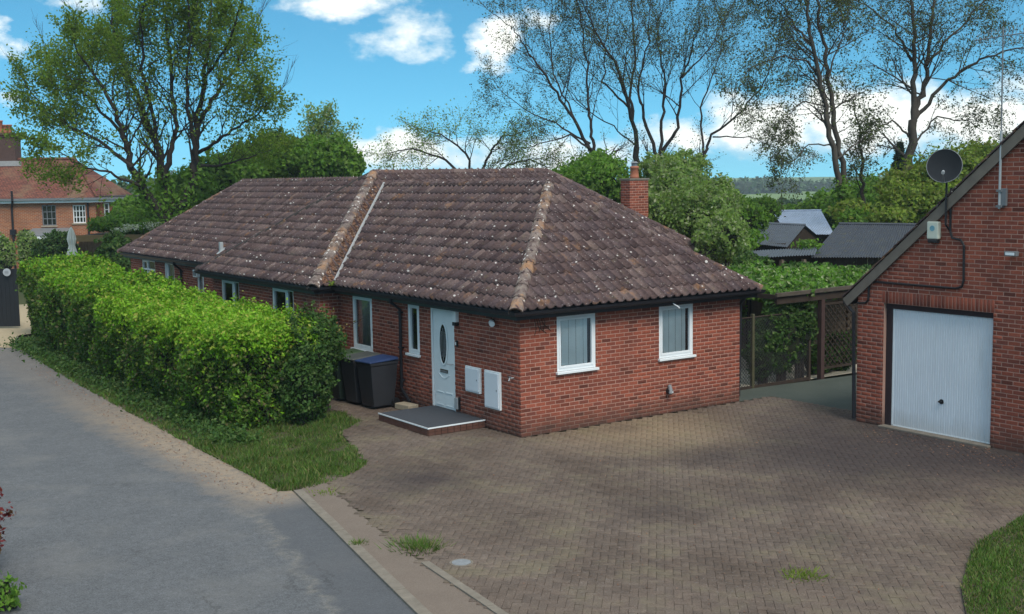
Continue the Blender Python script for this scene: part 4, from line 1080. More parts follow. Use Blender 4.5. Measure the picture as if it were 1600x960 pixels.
# doorstep
t = thing('doorstep', 'low wide doorstep with dark grip surface in front of the white door', 'doorstep', (-.62, 2.12, 0))
Q().box((-.66, -.94, .128), (.61, .95, .150)).obj('tread', simple('dark grey grip surface', (.055, .06, .07), .85, .3, 60, .2, bump=.6), t)
q = Q(); q.box((-.675, -.955, .132), (-.66, .95, .156)); q.box((-.66, -.955, .132), (.61, -.94, .156)); q.obj('edge_trim', MWH, t)
Q().box((-.655, -.935, -.02), (.61, .945, .128)).obj('base', MDWOOD, t)
for k in range(4): pass
mdb = simple('dark red brick base', (.10, .045, .032), .9, .35, 8)
for k in range(9):
    for s in (0, 1):
        a = -.655 + k * .14; Q().box((a + .004, -.948, .004 + s * .064), (a + .133, -.935, .062 + s * .062)).obj('brick', mdb, t, .002)
for k in range(8):
    for s in (0, 1):
        a = -.94 + k * .235; Q().box((-.668, a + .004, .004 + s * .064), (-.655, min(a + .23, .945), .062 + s * .062)).obj('brick', mdb, t, .002)
# stone block at the pipe foot
t = Q().box((-.13, -.24, 0), (.13, .24, .12)).obj('stone_block', MSTONE, None, .015); t.location = (-.27, 3.72, 0); t.rotation_euler = (0, 0, .12); tag(t, 'pale stone block at the foot of the downpipe beside the step', 'stone')

# wheelie bins
def bin_(x, y, rz, body, lid, label, sc_=1.0):
    t = thing('wheelie_bin', label, 'bin', (x, y, 0), rz, 'wheelie bins by the house wall'); t.scale = (sc_,) * 3
    q = Q(); lv = [(.22, .25, .06), (.25, .31, .60), (.27, .335, .92), (.285, .35, .93), (.285, .35, .985)]
    for w, d, z in lv: q.v += [(-w, -d, z), (w, -d, z), (w, d, z), (-w, d, z)]
    for i in range(len(lv) - 1):
        for k in range(4): k2 = (k + 1) % 4; q.f.append((i * 4 + k, i * 4 + k2, i * 4 + 4 + k2, i * 4 + 4 + k))
    q.f.append((3, 2, 1, 0)); q.obj('body', body, t, .012)
    q = Q(); q.v = [(-.30, -.375, .985), (.30, -.375, .985), (.30, .36, 1.01), (-.30, .36, 1.01), (-.29, -.36, 1.015), (.29, -.36, 1.015), (.27, .33, 1.07), (-.27, .33, 1.07)]
    q.f = [(3, 2, 1, 0), (4, 5, 6, 7), (0, 1, 5, 4), (1, 2, 6, 5), (2, 3, 7, 6), (3, 0, 4, 7)]; q.obj('lid', lid, t, .02)
    q = Q(); q.tube([(-.24, .40, .97), (.24, .40, .97)], .016, 8); q.tube([(-.2, .33, .97), (-.2, .40, .97)], .014, 6); q.tube([(.2, .33, .97), (.2, .40, .97)], .014, 6); q.obj('handle', body, t)
    for s in (-1, 1): Q().tube([(s * .22, .27, .10), (s * .275, .27, .10)], .10, 14).obj('wheel', MBL, t)
mb1 = simple('charcoal bin plastic', (.022, .023, .027), .5, .25, 4, .4); mb2 = simple('dark green bin plastic', (.012, .022, .014), .5, .25, 4, .4)
bin_(-.62, 4.30, R_(-84), mb1, simple('blue bin lid', (.014, .033, .10), .5, .25, 4, .4), 'charcoal wheelie bin with blue lid, nearest the door')
bin_(-.66, 4.95, R_(-87), mb1, simple('grey brown bin lid', (.055, .06, .055), .5, .3, 5, .4), 'dark wheelie bin with grey lid, in the middle of the three')
bin_(-.72, 5.55, R_(-92), mb2, simple('green bin lid', (.03, .055, .022), .5, .3, 5, .4), 'dark green wheelie bin with mossy green lid, nearest the hedge')

# ================================================================== GARAGE
GX = 5.85; GY = -2.85; RS = .865
gar = thing('garage', 'red brick garage with steep gable and white up and over door', 'garage', (GX, -6.3, 0))
gar.location = (0, 0, 0)
gops = [(.60, 2.86, 0, 2.325)]; apex_a = 3.45
wq, Pg = wall_quads((GX, GY, 0), YN, NX, 6.9, 0, 2.475, gops, .12, zcap=((0, 2.475), (6.9, 2.475), (3.45, 2.475 + 3.45 * RS)), parent=gar)
lim = lambda z: (max(0, (z - 2.47) / RS), min(6.9, 6.9 - (z - 2.47) / RS)) if z > 2.47 else (0, 6.9)
sol = (.555, 2.88, 2.325)
bl = bricks_for((GX, GY, 0), YN, NX, 6.9, 0, 5.55, gops + [(sol[0], sol[1], 2.325, 2.55)], limit=lim, soldier=sol)
build_bricks([(wq, YN, NX, bl)])
q = Q(); q.box((GX + .02, GY - .11, 0), (11, GY - .001, 2.45)); q.box((GX + .02, -9.75, 0), (11, -9.64, 2.45)); q.box((10.9, -9.64, 0), (11, GY - .11, 2.45)); q.quad((11.0, GY, 2.45), (11.0, -9.75, 2.45), (11.0, -6.3, 5.43)); q.obj('rear_wall', MB, gar)
q = Q(); zr = 2.475 + 3.45 * RS + .10
q.quad((GX - .04, -2.58, 2.36), (11.1, -2.58, 2.36), (11.1, -6.3, zr), (GX - .04, -6.3, zr)); q.quad((11.1, -10.02, 2.36), (GX - .04, -10.02, 2.36), (GX - .04, -6.3, zr), (11.1, -6.3, zr))
n0 = len(q.v); q.quad((GX - .04, -2.58, 2.28), (GX - .04, -6.3, zr - .08), (11.1, -6.3, zr - .08), (11.1, -2.58, 2.28)); q.quad((GX - .04, -10.02, 2.28), (11.1, -10.02, 2.28), (11.1, -6.3, zr - .08), (GX - .04, -6.3, zr - .08)); q.quad((GX - .04, -2.58, 2.28), (11.1, -2.58, 2.28), (11.1, -2.58, 2.36), (GX - .04, -2.58, 2.36))
q.obj('roof', MT, gar)
sv = Vector((0, -1, (zr - 2.36) / 3.72)).normalized(); nv = Vector((0, sv.z, -sv.y)) 
q = Q(); L_ = math.hypot(3.72, zr - 2.36)
q.obox((GX - .075, -2.55, 2.34), sv * L_, Vector((0, -sv.z, sv.y)) * -.17 if False else Vector((0, -nv.y, -nv.z)) * .17, (.035, 0, 0)); q.obj('verge_board', MGWOOD, gar)
sv2 = Vector((0, 1, sv.z / -sv.y)).normalized()
q = Q(); q.obox((GX - .075, -10.05, 2.34), sv2 * L_, Vector((0, sv2.z, -sv2.y)) * .17, (.035, 0, 0)); q.obj('verge_board', MGWOOD, gar)
k = int(L_ / .30)
for i in range(k):   # tiles along the verge, seen from the side
    o = Vector((GX - .10, -2.56, 2.365)) + sv * (i * L_ / k) + nv * .012
    Q().obox(o, sv * (L_ / k + .03) - nv * .016, (.25, 0, 0), nv * .022).obj('verge_tile', MRT, gar)
q = Q(); q.box((GX - .06, -2.66, 2.24), (11.1, -2.55, 2.335)); q.obj('gutter', MGU, gar)
q = Q(); q.tube([(GX - .03, -2.6, 2.25), (GX - .03, -2.7, 2.16), (GX - .03, -2.78, 2.1), (GX - .0, -2.8, .05)], .035, 8); q.obj('downpipe', MGU, gar)
# up and over door
gd = bpy.data.objects.new('garage_door', None); C.objects.link(gd); gd.parent = gar
y0, y1 = -3.60, -5.70; z0, z1 = .03, 2.22; xd = GX + .10
q = Q(); n_ = 42; w = (y0 - y1) / n_
for i in range(n_ ):
    a = y0 - i * w; q.quad((xd, a, z0), (xd, a - w * .62, z0), (xd, a - w * .62, z1), (xd, a, z1)); 
    q.quad((xd, a - w * .62, z0), (xd + .007, a - w * .72, z0), (xd + .007, a - w * .72, z1), (xd, a - w * .62, z1))
    q.quad((xd + .007, a - w * .72, z0), (xd + .007, a - w * .9, z0), (xd + .007, a - w * .9, z1), (xd + .007, a - w * .72, z1)); q.quad((xd + .007, a - w * .9, z0), (xd, a - w, z0), (xd, a - w, z1), (xd + .007, a - w * .9, z1))
q.obj('door_panel', MGD, gd)
q = Q(); q.box((xd - .006, y1, z0 - .02), (xd + .02, y0, z0 + .02)); q.box((xd - .006, y0 - .02, z0), (xd + .02, y0 + .01, z1)); q.box((xd - .006, y1 - .01, z0), (xd + .02, y1 + .02, z1)); q.obj('door_edge', MWH, gd)
q = Q(); q.box((xd - .02, y0 + .012, 0), (xd + .03, -3.45, 2.325)); q.box((xd - .03, y1 - .006, 2.225), (xd + .05, -3.45, 2.325)); q.obj('door_frame', simple('dark brown door frame', (.03, .018, .02), .7, .3, 5), gd)
q = Q(); q.lathe((0, 0, 0), [(.045, 0), (.045, .012), (.015, .014), (.012, .04)], 14); o = q.obj('lock_plate', MBL, gd); o.rotation_euler = (0, R_(-90), 0); o.location = (xd, -4.66, .63)
q = Q(); q.box((xd - .055, -4.70, .615), (xd - .04, -4.62, .645)); q.obj('handle', MBL, gd, .004)
q = Q(); q.box((GX - .10, -5.73, -.01), (GX + .12, -3.43, .028)); q.obj('threshold', MCONC, gar, .01)

# fixtures on the garage
t = thing('burglar_alarm', 'cream alarm box with dark base on the garage gable', 'alarm box', (GX, -4.53, 3.5))
Q().box((-.10, -.115, .05), (-.008, .115, .36)).obj('cover', simple('cream plastic', (.58, .60, .50), .45, .08, 4), t, .02); Q().box((-.10, -.10, -.02), (-.008, .10, .05)).obj('base', MBL, t, .02)
q = Q(); q.lathe((0, 0, 0), [(.05, 0), (.05, .004), (.035, .004), (.035, .001)], 16); o = q.obj('emblem', simple('pale blue print', (.16, .34, .40), .5), t); o.rotation_euler = (0, R_(-90), 0); o.location = (-.1005, 0, .24)
t = thing('satellite_dish', 'grey satellite dish on a pole at the garage roof slope', 'satellite dish', (GX - .10, -4.80, 3.75))
Q().tube([(.09, -.0, -.02), (0, 0, .06), (-.0, 0, .9)], .019, 8).obj('pole', MBL, t)
q = Q(); n = 26; dn = Vector((-.80, -.50, .30)).normalized(); e1 = dn.cross(Vector((0, 0, 1))).normalized(); e2 = e1.cross(dn)
dc = Vector((-.04, .02, 1.06))
for k in range(7):
    r = .30 * k / 6
    for j in range(n): th = 2 * math.pi * j / n; q.v.append(tuple(dc + e1 * math.cos(th) * r * .97 + e2 * math.sin(th) * r + dn * (r * r * .85)))
for k in range(6):
    for j in range(n): j2 = (j + 1) % n; q.f.append((k * n + j, k * n + j2, (k + 1) * n + j2, (k + 1) * n + j))
q.obj('dish', simple('dark grey mesh dish', (.020, .023, .027), .85, .2, 6, .1), t, smooth=True)
q = Q(); q.tube([dc + e1 * math.cos(k * .2417) * .293 + e2 * math.sin(k * .2417) * .302 + dn * .079 for k in range(27)], .006, 5); q.obj('rim', MGREY, t)
q = Q(); q.tube([dc - e2 * .29 + dn * .07, dc - e2 * .22 + dn * .36], .012, 6); q.obj('feed_arm', MGREY, t); q = Q(); q.tube([dc - e2 * .22 + dn * .37, dc - e2 * .17 + dn * .30], [.03, .022], 10); q.obj('receiver', MGALV, t)
q = Q(); q.obox(dc - dn * .10 - e1 * .05 - e2 * .1, e1 * .10, e2 * .18, dn * .09); q.obj('bracket', MBL, t)
t = thing('tv_aerial', 'tall thin television aerial mast rising from the garage gable', 'aerial', (GX - .06, -5.80, 4.10))
Q().tube([(0, 0, 0), (0, 0, 1.3)], .022, 8).obj('lower_mast', MGALV, t); Q().tube([(0, 0, 1.3), (0, .02, 3.0)], .014, 6).obj('mast', MGREY, t)
Q().box((-.0, -.12, .05), (.05, -.02, .34)).obj('junction_box', MGREY, t, .006); Q().box((-.03, -.05, .28), (.06, .05, .32)).obj('bracket', MGREY, t); Q().box((-.03, -.05, .02), (.06, .05, .06)).obj('bracket', MGREY, t)
q = Q(); q.tube([(0, .55, 2.83), (0, -.65, 2.87)], .010, 6); q.obj('boom', MGREY, t)
q = Q()
for k in range(16): y = .5 - k * .065; h = .10 + .005 * k; q.tube([(-.02, y, 2.85 - h), (.02, y, 2.85 + h)], .004, 4)
for k in (-1, 1): q.tube([(-.03, -.62, 2.86 + .04 * k), (.0, -.62, 2.86 + .28 * k)], .004, 4)
q.obj('elements', MGREY, t)
t = thing('floodlight', 'small dark floodlight high on the garage wall near the picture edge', 'floodlight', (GX, -6.08, 3.36))
Q().tube([(0, 0, -.02), (-.09, 0, -.02)], .03, 10).obj('mount', MBL, t); Q().box((-.17, -.12, -.04), (-.08, .10, .04)).obj('housing', MGREY, t, .012); Q().box((-.178, -.09, -.025), (-.17, .07, .02)).obj('lens', MWH, t)
q = Q(); X0 = GX - .022
q.tube([(X0, -4.84, 4.45), (X0, -4.84, 3.70), (X0, -4.88, 3.58), (X0, -5.06, 3.55), (X0, -5.12, 3.45), (X0, -5.13, 2.85), (X0, -5.10, 2.74), (X0, -4.98, 2.70), (X0, -3.30, 2.71), (X0, -3.16, 2.68), (X0, -3.12, 2.60), (X0, -3.11, 2.36), (X0, -3.05, 2.30), (X0, -2.86, 2.28)], .021, 7)
tag(q.obj('cable', MBL), 'black cable running down and along the garage gable wall', 'cable')

# ================================================================== HEDGES
def hedge(name, label, x0, x1, y0, y1, h, dens, size, mat, seed, lean=0.0, rough=.16, top=None, mid=None):
    rng = np.random.default_rng(seed); t = thing(name, label, 'hedge', ((x0 + x1) / 2, (y0 + y1) / 2, 0)); o = np.array([(x0 + x1) / 2, (y0 + y1) / 2, 0.])
    hx, hy = (x1 - x0) / 2, (y1 - y0) / 2; area = 2 * (hx + hy) * 2 * h + 4 * hx * hy; n = int(area * dens)
    def surf(n, rng, jit=True):
        # random points on a rounded box
        wts = np.array([2 * hy * h, 2 * hy * h, 2 * hx * h, 2 * hx * h, 4 * hx * hy * 1.3]); f = rng.choice(5, n, p=wts / wts.sum()); a = rng.uniform(-1, 1, n); b = rng.random(n)
        P = np.zeros((n, 3)); N = np.zeros((n, 3))
        for k, (sx, sy) in enumerate(((-1, 0), (1, 0), (0, -1), (0, 1))):
            m = f == k
            if sx: P[m] = np.c_[np.full(m.sum(), sx * hx), a[m] * hy, b[m] * h]; N[m] = (sx, 0, .15)
            else: P[m] = np.c_[a[m] * hx, np.full(m.sum(), sy * hy), b[m] * h]; N[m] = (0, sy, .15)
        m = f == 4; P[m] = np.c_[a[m] * hx, (b[m] * 2 - 1) * hy, np.full(m.sum(), h)]; N[m] = (0, 0, 1)
        r = .5
        c = np.c_[np.clip(P[:, 0], -hx + r, hx - r), np.clip(P[:, 1], -hy + r, hy - r), np.clip(P[:, 2], 0, h - r * .9)]
        d = P - c; L = np.linalg.norm(d, axis=1)[:, None] + 1e-6; k = L > r; P = np.where(k, c + d / L * r, P); N = np.where(k, d / L, N)
        # bellied sides: slimmer at the foot
        z = P[:, 2:3] / h; sl = 1 - .26 * (1 - z) ** 1.5; P[:, :2] *= np.where(np.abs(P[:, :2]) > 0, np.c_[sl, 1 - (1 - sl) * hx / hy], 1)
        P[:, 0] += lean * (P[:, 2] / h)
        return P, N
    P, N = surf(n, rng); am = lump(P + o, rough, 1.7, seed) + lump(P + o, rough * .55, 5.0, seed + 1)
    dep = rng.random(n) ** 2 * .30
    P = P + N * (am - dep + .04)[:, None]
    sp = rng.random(n) < .05; P[sp] += N[sp] * rng.uniform(0, .14, (sp.sum(), 1))
    P[:, 2] = np.maximum(P[:, 2], .03)
    sh = (N[:, 2] > .45) & (rng.random(n) < .75) if top is not None else np.zeros(n, bool)  # upward-facing leaves take the brighter colour, painting the lit top
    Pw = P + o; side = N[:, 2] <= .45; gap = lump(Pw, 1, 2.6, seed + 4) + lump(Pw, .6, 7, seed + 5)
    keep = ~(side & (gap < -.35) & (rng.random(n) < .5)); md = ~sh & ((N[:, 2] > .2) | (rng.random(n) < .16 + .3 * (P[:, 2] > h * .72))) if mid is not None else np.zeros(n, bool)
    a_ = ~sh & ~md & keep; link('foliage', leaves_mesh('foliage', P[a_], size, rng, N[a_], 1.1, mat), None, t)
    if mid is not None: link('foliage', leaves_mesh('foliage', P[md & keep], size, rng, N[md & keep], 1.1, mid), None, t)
    if top is not None: link('young_shoots_lit_colour', leaves_mesh('young_shoots_lit_colour', P[sh] + rng.random((sh.sum(), 1)) ** 3 * np.array([[0, 0, .14]]), size, rng, N[sh], 1.1, top), None, t)
    # woody core: same rounded box, smaller
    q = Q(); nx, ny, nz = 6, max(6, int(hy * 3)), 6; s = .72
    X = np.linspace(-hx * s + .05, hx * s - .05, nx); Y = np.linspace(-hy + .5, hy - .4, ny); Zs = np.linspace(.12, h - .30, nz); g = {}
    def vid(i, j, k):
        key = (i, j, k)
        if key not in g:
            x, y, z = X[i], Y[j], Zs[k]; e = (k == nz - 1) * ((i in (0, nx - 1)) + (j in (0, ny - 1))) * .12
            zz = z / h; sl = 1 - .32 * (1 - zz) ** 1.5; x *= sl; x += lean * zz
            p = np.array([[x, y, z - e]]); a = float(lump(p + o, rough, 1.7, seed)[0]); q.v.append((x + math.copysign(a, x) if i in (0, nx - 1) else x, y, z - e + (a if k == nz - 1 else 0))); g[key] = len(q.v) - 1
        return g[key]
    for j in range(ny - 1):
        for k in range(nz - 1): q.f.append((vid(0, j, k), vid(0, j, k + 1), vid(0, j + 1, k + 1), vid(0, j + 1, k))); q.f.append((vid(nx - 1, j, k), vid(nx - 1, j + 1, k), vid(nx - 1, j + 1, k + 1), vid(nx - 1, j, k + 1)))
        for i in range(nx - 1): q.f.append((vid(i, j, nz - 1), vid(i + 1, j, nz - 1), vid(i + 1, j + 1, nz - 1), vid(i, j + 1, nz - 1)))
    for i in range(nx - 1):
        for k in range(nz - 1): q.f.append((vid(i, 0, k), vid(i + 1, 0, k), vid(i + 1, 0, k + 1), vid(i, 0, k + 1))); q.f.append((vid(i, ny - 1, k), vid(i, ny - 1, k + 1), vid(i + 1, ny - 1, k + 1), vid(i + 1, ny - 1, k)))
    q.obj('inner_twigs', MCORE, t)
    q = Q(); r = random.Random(seed); y = y0 + .3
    while y < y1 - .2: x = (x0 + x1) / 2 + r.uniform(-.3, .3); q.tube([(x - o[0], y - o[1], -.05), (x - o[0] + r.uniform(-.1, .1), y - o[1], .6)], [.04, .025], 6); y += .45
    q.obj('stems', MTRUNK, t)
    return t
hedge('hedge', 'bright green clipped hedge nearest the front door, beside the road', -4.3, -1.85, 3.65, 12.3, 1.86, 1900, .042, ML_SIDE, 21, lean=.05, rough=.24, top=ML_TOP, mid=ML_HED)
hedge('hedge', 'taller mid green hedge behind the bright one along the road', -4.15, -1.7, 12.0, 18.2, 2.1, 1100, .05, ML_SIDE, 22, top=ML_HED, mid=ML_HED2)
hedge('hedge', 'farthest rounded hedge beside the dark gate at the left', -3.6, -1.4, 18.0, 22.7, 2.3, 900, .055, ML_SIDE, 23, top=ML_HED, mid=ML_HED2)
bush('rose_bush', 'loose bush with reddish shoots at the house end of the hedge', 'bush', [(-2.3, 4.0, 1.2, .62, .6, .85), (-1.75, 4.6, 1.5, .45, .45, .5), (-2.55, 3.7, .7, .5, .5, .6)], 1000, .042, ML_SHR, 31, core=.55)
rr = np.random.default_rng(77); q = Q(); P = []
for k in range(16):
    b = np.array((-1.9 + rr.normal() * .25, 4.5 + rr.normal() * .4, 1.5)); e = b + np.array((rr.normal() * .25, rr.normal() * .25, .35 + rr.random() * .35)); q.tube([b, (b + e) / 2 + rr.normal(size=3) * .03, e], .005, 4)
    for j in range(14): P.append(b + (e - b) * rr.uniform(.3, 1) + rr.normal(size=3) * .05)
t = thing('rose_shoots', 'thin reddish shoots sticking up at the house end of the hedge', 'plant', (-1.9, 4.5, 0)); o = np.array((-1.9, 4.5, 0))
q.v = [tuple(np.array(v) - o) for v in q.v]; q.obj('stems', MTRUNK, t); link('foliage', leaves_mesh('foliage', np.array(P) - o, .035, rr, None, 1, leaf_mat('reddish rose leaves', [(.2, .10, .04), (.12, .16, .04), (.28, .12, .06)], .3)), None, t)

# ================================================================== REAR YARD, FENCE AND PERGOLA
def at(x, y, d):
    """a point d metres away, on the line of sight measured on the photograph"""
    h = 278 - .015 * (x - 800); k = d / 1880.
    return bg((x - 800) * k, d, 4.74 + (h - y) * k)
sheet('gravel_yard', [(5.7, 1.1), (12, .9), (16, 6), (6.5, 6.8)], -.02, (lambda m: (m.col(m.mix(m.noise(20, 5, .8), (.30, .27, .20), (.62, .57, .47))), m.m)[1])(M('pale pebbles', .95, .1)))
FY = .95
t = thing('wire_fence', 'diamond mesh wire fence between the bungalow and the ivy', 'fence', (5.65, FY, 0))
S = []; L_, Hh, g = 3.25, 1.55, .062
for sgn in (1, -1):
    k = -Hh
    while k < L_:
        x0, z0 = max(k, 0), max(0, -k) if k < 0 else 0; x1 = min(k + Hh, L_); z1 = x1 - k
        if sgn < 0: z0, z1 = Hh - z0, Hh - z1
        S.append((x0, 0, z0 + .03, x1, 0, z1 + .03, .006, .006)); k += g * 1.414
V, F = prisms(S, 4); me = mesh_np('mesh', V, F); me.materials.append(MBL); tag(link('mesh', me, None, t), kind='stuff')
for x in (0.02, 1.35, 3.2): Q().box((x - .035, -.035, -.1), (x + .035, .035, 1.66)).obj('post', simple('mossy post', (.07, .065, .035), .9, .4, 8) if x == 1.35 else MDWOOD, t, .005)
Q().tube([(0, 0, 1.585), (3.2, 0, 1.585)], .018, 6).obj('top_rail', MGALV if False else MDWOOD, t); Q().box((0, -.03, -.02), (3.2, .03, .05)).obj('bottom_board', MDWOOD, t)
t = thing('pergola', 'dark timber pergola with weathered fascia beside the garage, overgrown with creeper', 'pergola', (7.6, .85, 0))
Q().box((0, -.06, 1.84), (4.2, -.0, 2.00)).obj('beam', MDWOOD, t, .004); Q().obox((-.06, -.12, 2.01), (4.3, 0, .03), (0, .07, 0), (0, 0, .085)).obj('fascia', simple('grey weathered fascia', (.085, .07, .056), .9, .45, 9, .1, bump=.5), t, .004)
for x in (1.55, 3.9): Q().box((x - .06, -.06, -.05), (x + .06, .06, 1.84)).obj('post', simple('reddish brown post', (.055, .03, .026), .9, .3, 6), t, .006)
for k in range(12): Q().box((.05 + k * .36, 0, 1.94), (.10 + k * .36, 2.6, 2.04)).obj('rafter', MDWOOD, t)
Q().box((0, 2.5, 1.85), (4.2, 2.6, 1.94)).obj('beam', MDWOOD, t)
t = thing('trellis', 'diamond trellis panel beneath the pergola beam beside the garage', 'trellis', (9.22, .86, 0))
Lx, H0, H1 = 1.75, .25, 1.70; i = 0; g = .165
q = Q()
for sgn in (1, -1):
    k = -(H1 - H0)
    while k < Lx:
        x0 = max(k, 0); z0 = H0 + max(0, -k); x1 = min(k + (H1 - H0), Lx); z1 = H0 + x1 - k
        if sgn < 0: z0, z1 = H1 + H0 - z0, H1 + H0 - z1
        d = Vector((x1 - x0, 0, z1 - z0)); nn = Vector((-d.z, 0, d.x)).normalized() * .022
        if d.length > .08: Q().obox(Vector((x0, .012 * sgn, z0)) - nn / 2, d, nn, (0, .012, 0)).obj('slat', MDWOOD, t)
        k += g
q = Q(); q.box((-.02, -.02, H1), (Lx, .03, H1 + .05)); q.box((-.02, -.02, H0 - .05), (Lx, .03, H0)); q.box((-.03, -.02, H0), (0, .03, H1)); q.obj('frame', MDWOOD, t)
bush('ivy', 'dark ivy mass climbing the fence left of the pergola post', 'ivy', [(8.15, 1.15, 1.0, .75, .28, .85), (8.7, 1.1, 1.3, .5, .3, .65), (7.6, 1.2, .6, .5, .25, .5)], 1000, .05, ML_SHR, 41, core=.8)
bush('ivy', 'dark ivy at the foot of the diamond trellis', 'ivy', [(9.7, 1.35, .3, .6, .25, .4), (10.5, 1.4, .4, .5, .3, .5)], 800, .05, ML_SHR, 42, core=.8)
bush('shrub', 'green shrub behind the wire fence near the bungalow', 'shrub', [(8.9, 3.9, 1.0, .7, .5, .7), (7.0, 5.6, .6, .7, .6, .6)], 500, .06, ML_BUSH, 43, core=.7)
bush('creeper', 'dense bright creeper spilling over the pergola roof towards the sheds', 'creeper', [(8.7, 1.9, 2.02, 1.0, .9, .20), (9.9, 2.2, 2.06, 1.1, 1.1, .24), (11.2, 2.4, 2.08, 1.0, 1.1, .26), (9.2, 3.2, 2.06, 1.1, 1.0, .26)], 700, .065, ML_CRE, 44, core=.7, stem=False)
bush('creeper', 'leafy creeper between the low shed roof and the bungalow eaves', 'creeper', [tuple(at(1215, 448, 30)) + (1.1, .7, .36), tuple(at(1175, 432, 31)) + (.7, .6, .34), tuple(at(1265, 450, 30)) + (.9, .7, .34)], 500, .07, ML_CRE, 45, core=.75)
# panel fence behind the yard
a = at(1150, 500, 31.0); b = at(1330, 500, 31.0); dirv = (b - a); dirv.z = 0
t = thing('panel_fence', 'weathered grey board fence behind the rear yard', 'fence', (a.x, a.y, 0), math.atan2(dirv.y, dirv.x))
kx = 0; Lf = dirv.length
while kx < Lf - .05: Q().box((kx, -.01 + .008 * (int(kx * 10) % 2), 0), (kx + .118, .012 + .008 * (int(kx * 10) % 2), 1.62 + rnd.uniform(-.01, .01))).obj('board', MWOOD, t); kx += .122
for x in (0, Lf / 2, Lf): Q().box((x - .05, -.06, 0), (x + .05, -.01, 1.72)).obj('post', MWOOD, t)

# ================================================================== SHEDS
MSLATE = None
def corr_mat(name, c, lich):
    m = M(name, .75, .25); cc = m.mix(m.noise(2.2, 5, .6), tuple(v * .75 for v in c), tuple(v * 1.25 for v in c)); cc = m.mix(m.mt('MULTIPLY', m.mt('SUBTRACT', m.noise(5, 6, .7), .54, cl=True), 4 * lich, cl=True), cc, (.09, .085, .05)); m.col(cc); return m.m
MC1 = corr_mat('dark grey corrugated sheet', (.045, .052, .065), 1); MC2 = corr_mat('pale blue grey corrugated sheet', (.36, .42, .52), .35); MC3 = corr_mat('grey corrugated sheet', (.075, .09, .11), .8)
def corrugated(parent, name, p00, p10, p01, p11, mat, pitch=.076, amp=.014, pieces=1):
    """p00-p10 along the eave, p01-p11 along the ridge"""
    p00, p10, p01, p11 = map(Vector, (p00, p10, p01, p11)); n = (p10 - p00).cross(p01 - p00).normalized(); L = max((p10 - p00).length, (p11 - p01).length)
    ns = int(L / pitch * 6)
    for s in range(pieces):
        q = Q(); i0 = ns * s // pieces; i1 = ns * (s + 1) // pieces
        for i in range(i0, i1 + 1):
            t_ = i / ns; h = n * (amp * math.sin(2 * math.pi * i / 6) + .004 * (s % 2)); q.v.append(tuple(p00.lerp(p10, t_) + h)); q.v.append(tuple(p01.lerp(p11, t_) + h))
        for i in range(i1 - i0): q.f.append((2 * i, 2 * i + 2, 2 * i + 3, 2 * i + 1))
        q.obj(name, mat, parent, smooth=False)
def shed(label, E0, E1, R0, R1, back, mat, wallmat, boards=True, group=None, gables=(0, 1), pieces=5):
    """front eave E0-E1, ridge R0-R1 (world), back eave mirrored; walls below"""
    E0, E1, R0, R1 = map(Vector, (E0, E1, R0, R1)); t = thing('shed', label, 'shed', (E0.x, E0.y, 0), 0, group); o = Vector((E0.x, E0.y, 0))
    F0 = R0 * 2 - E0; F1 = R1 * 2 - E1; F0.z = E0.z; F1.z = E1.z
    corrugated(t, 'roof_sheet', E0 - o, E1 - o, R0 - o, R1 - o, mat, pieces=pieces); corrugated(t, 'roof_sheet', F1 - o, F0 - o, R1 - o, R0 - o, mat, pieces=1)
    q = Q(); q.tube([R0 - o + Vector((0, 0, .02)), R1 - o + Vector((0, 0, .02))], .05, 6); q.obj('ridge_cap', mat, t)
    ins = .12
    def g(p, q_): return p.lerp(q_, .05)
    w0, w1, b0, b1 = g(E0, F1) - o, g(E1, F0) - o, g(F0, E1) - o, g(F1, E0) - o
    for a, b, ra in ((w0, w1, None), (w1, b1, R1 - o), (b0, w0, R0 - o)):
        d = b - a; d.z = 0; k = max(2, int(d.length / .16)); nrm = Vector((d.y, -d.x, 0)).normalized()
        for i in range(k):
            p = a + d * (i / k); e = d / k * .93; ztop = a.z - .02
            if ra is not None:
                m_ = (i + .5) / k; ztop = a.z + (ra.z - a.z) * (1 - abs(2 * m_ - 1)) - .06
            Q().obox((p.x, p.y, 0), e, -nrm * .02, (0, 0, ztop)).obj('board', wallmat, t)
    q = Q(); q.quad(*[(p.x * .99, p.y * .99, .01) for p in (w0, w1, b1, b0)]); q.obj('floor', MINT, t)
    return t
shed('long low shed with dark grey corrugated roof beside the garage gable', at(1268, 402, 34.5), at(1470, 402, 34.5), at(1312, 350, 38), at(1470, 352, 38), None, MC1, MDWOOD, pieces=9)
shed('small shed with grey sheet roof and open dark gable', at(1172, 380, 40), at(1232, 386, 40), at(1188, 349, 42.5), at(1260, 352, 42.5), None, MC3, MDWOOD, pieces=4)
shed('far barn with pale blue grey sheet roof', at(1232, 366, 50), at(1305, 366, 50), at(1208, 330, 53.5), at(1284, 329, 53.5), None, MC2, MDWOOD, pieces=5)
p0 = at(1150, 404, 33); p1 = at(1275, 398, 33); p2 = at(1165, 392, 35.2); p3 = at(1280, 386, 35.2)
t = thing('lean_to', 'low lean-to with narrow grey corrugated roof and dark open front', 'lean-to', (p0.x, p0.y, 0)); o = Vector((p0.x, p0.y, 0))
corrugated(t, 'roof_sheet', p0 - o, p1 - o, p2 - o, p3 - o, MC3, pieces=5)
for k in range(4): p = p0.lerp(p1, (k + .3) / 3.6) - o; Q().box((p.x - .05, p.y + .1, 0), (p.x + .05, p.y + .2, p0.z - .05)).obj('post', MWOOD, t)
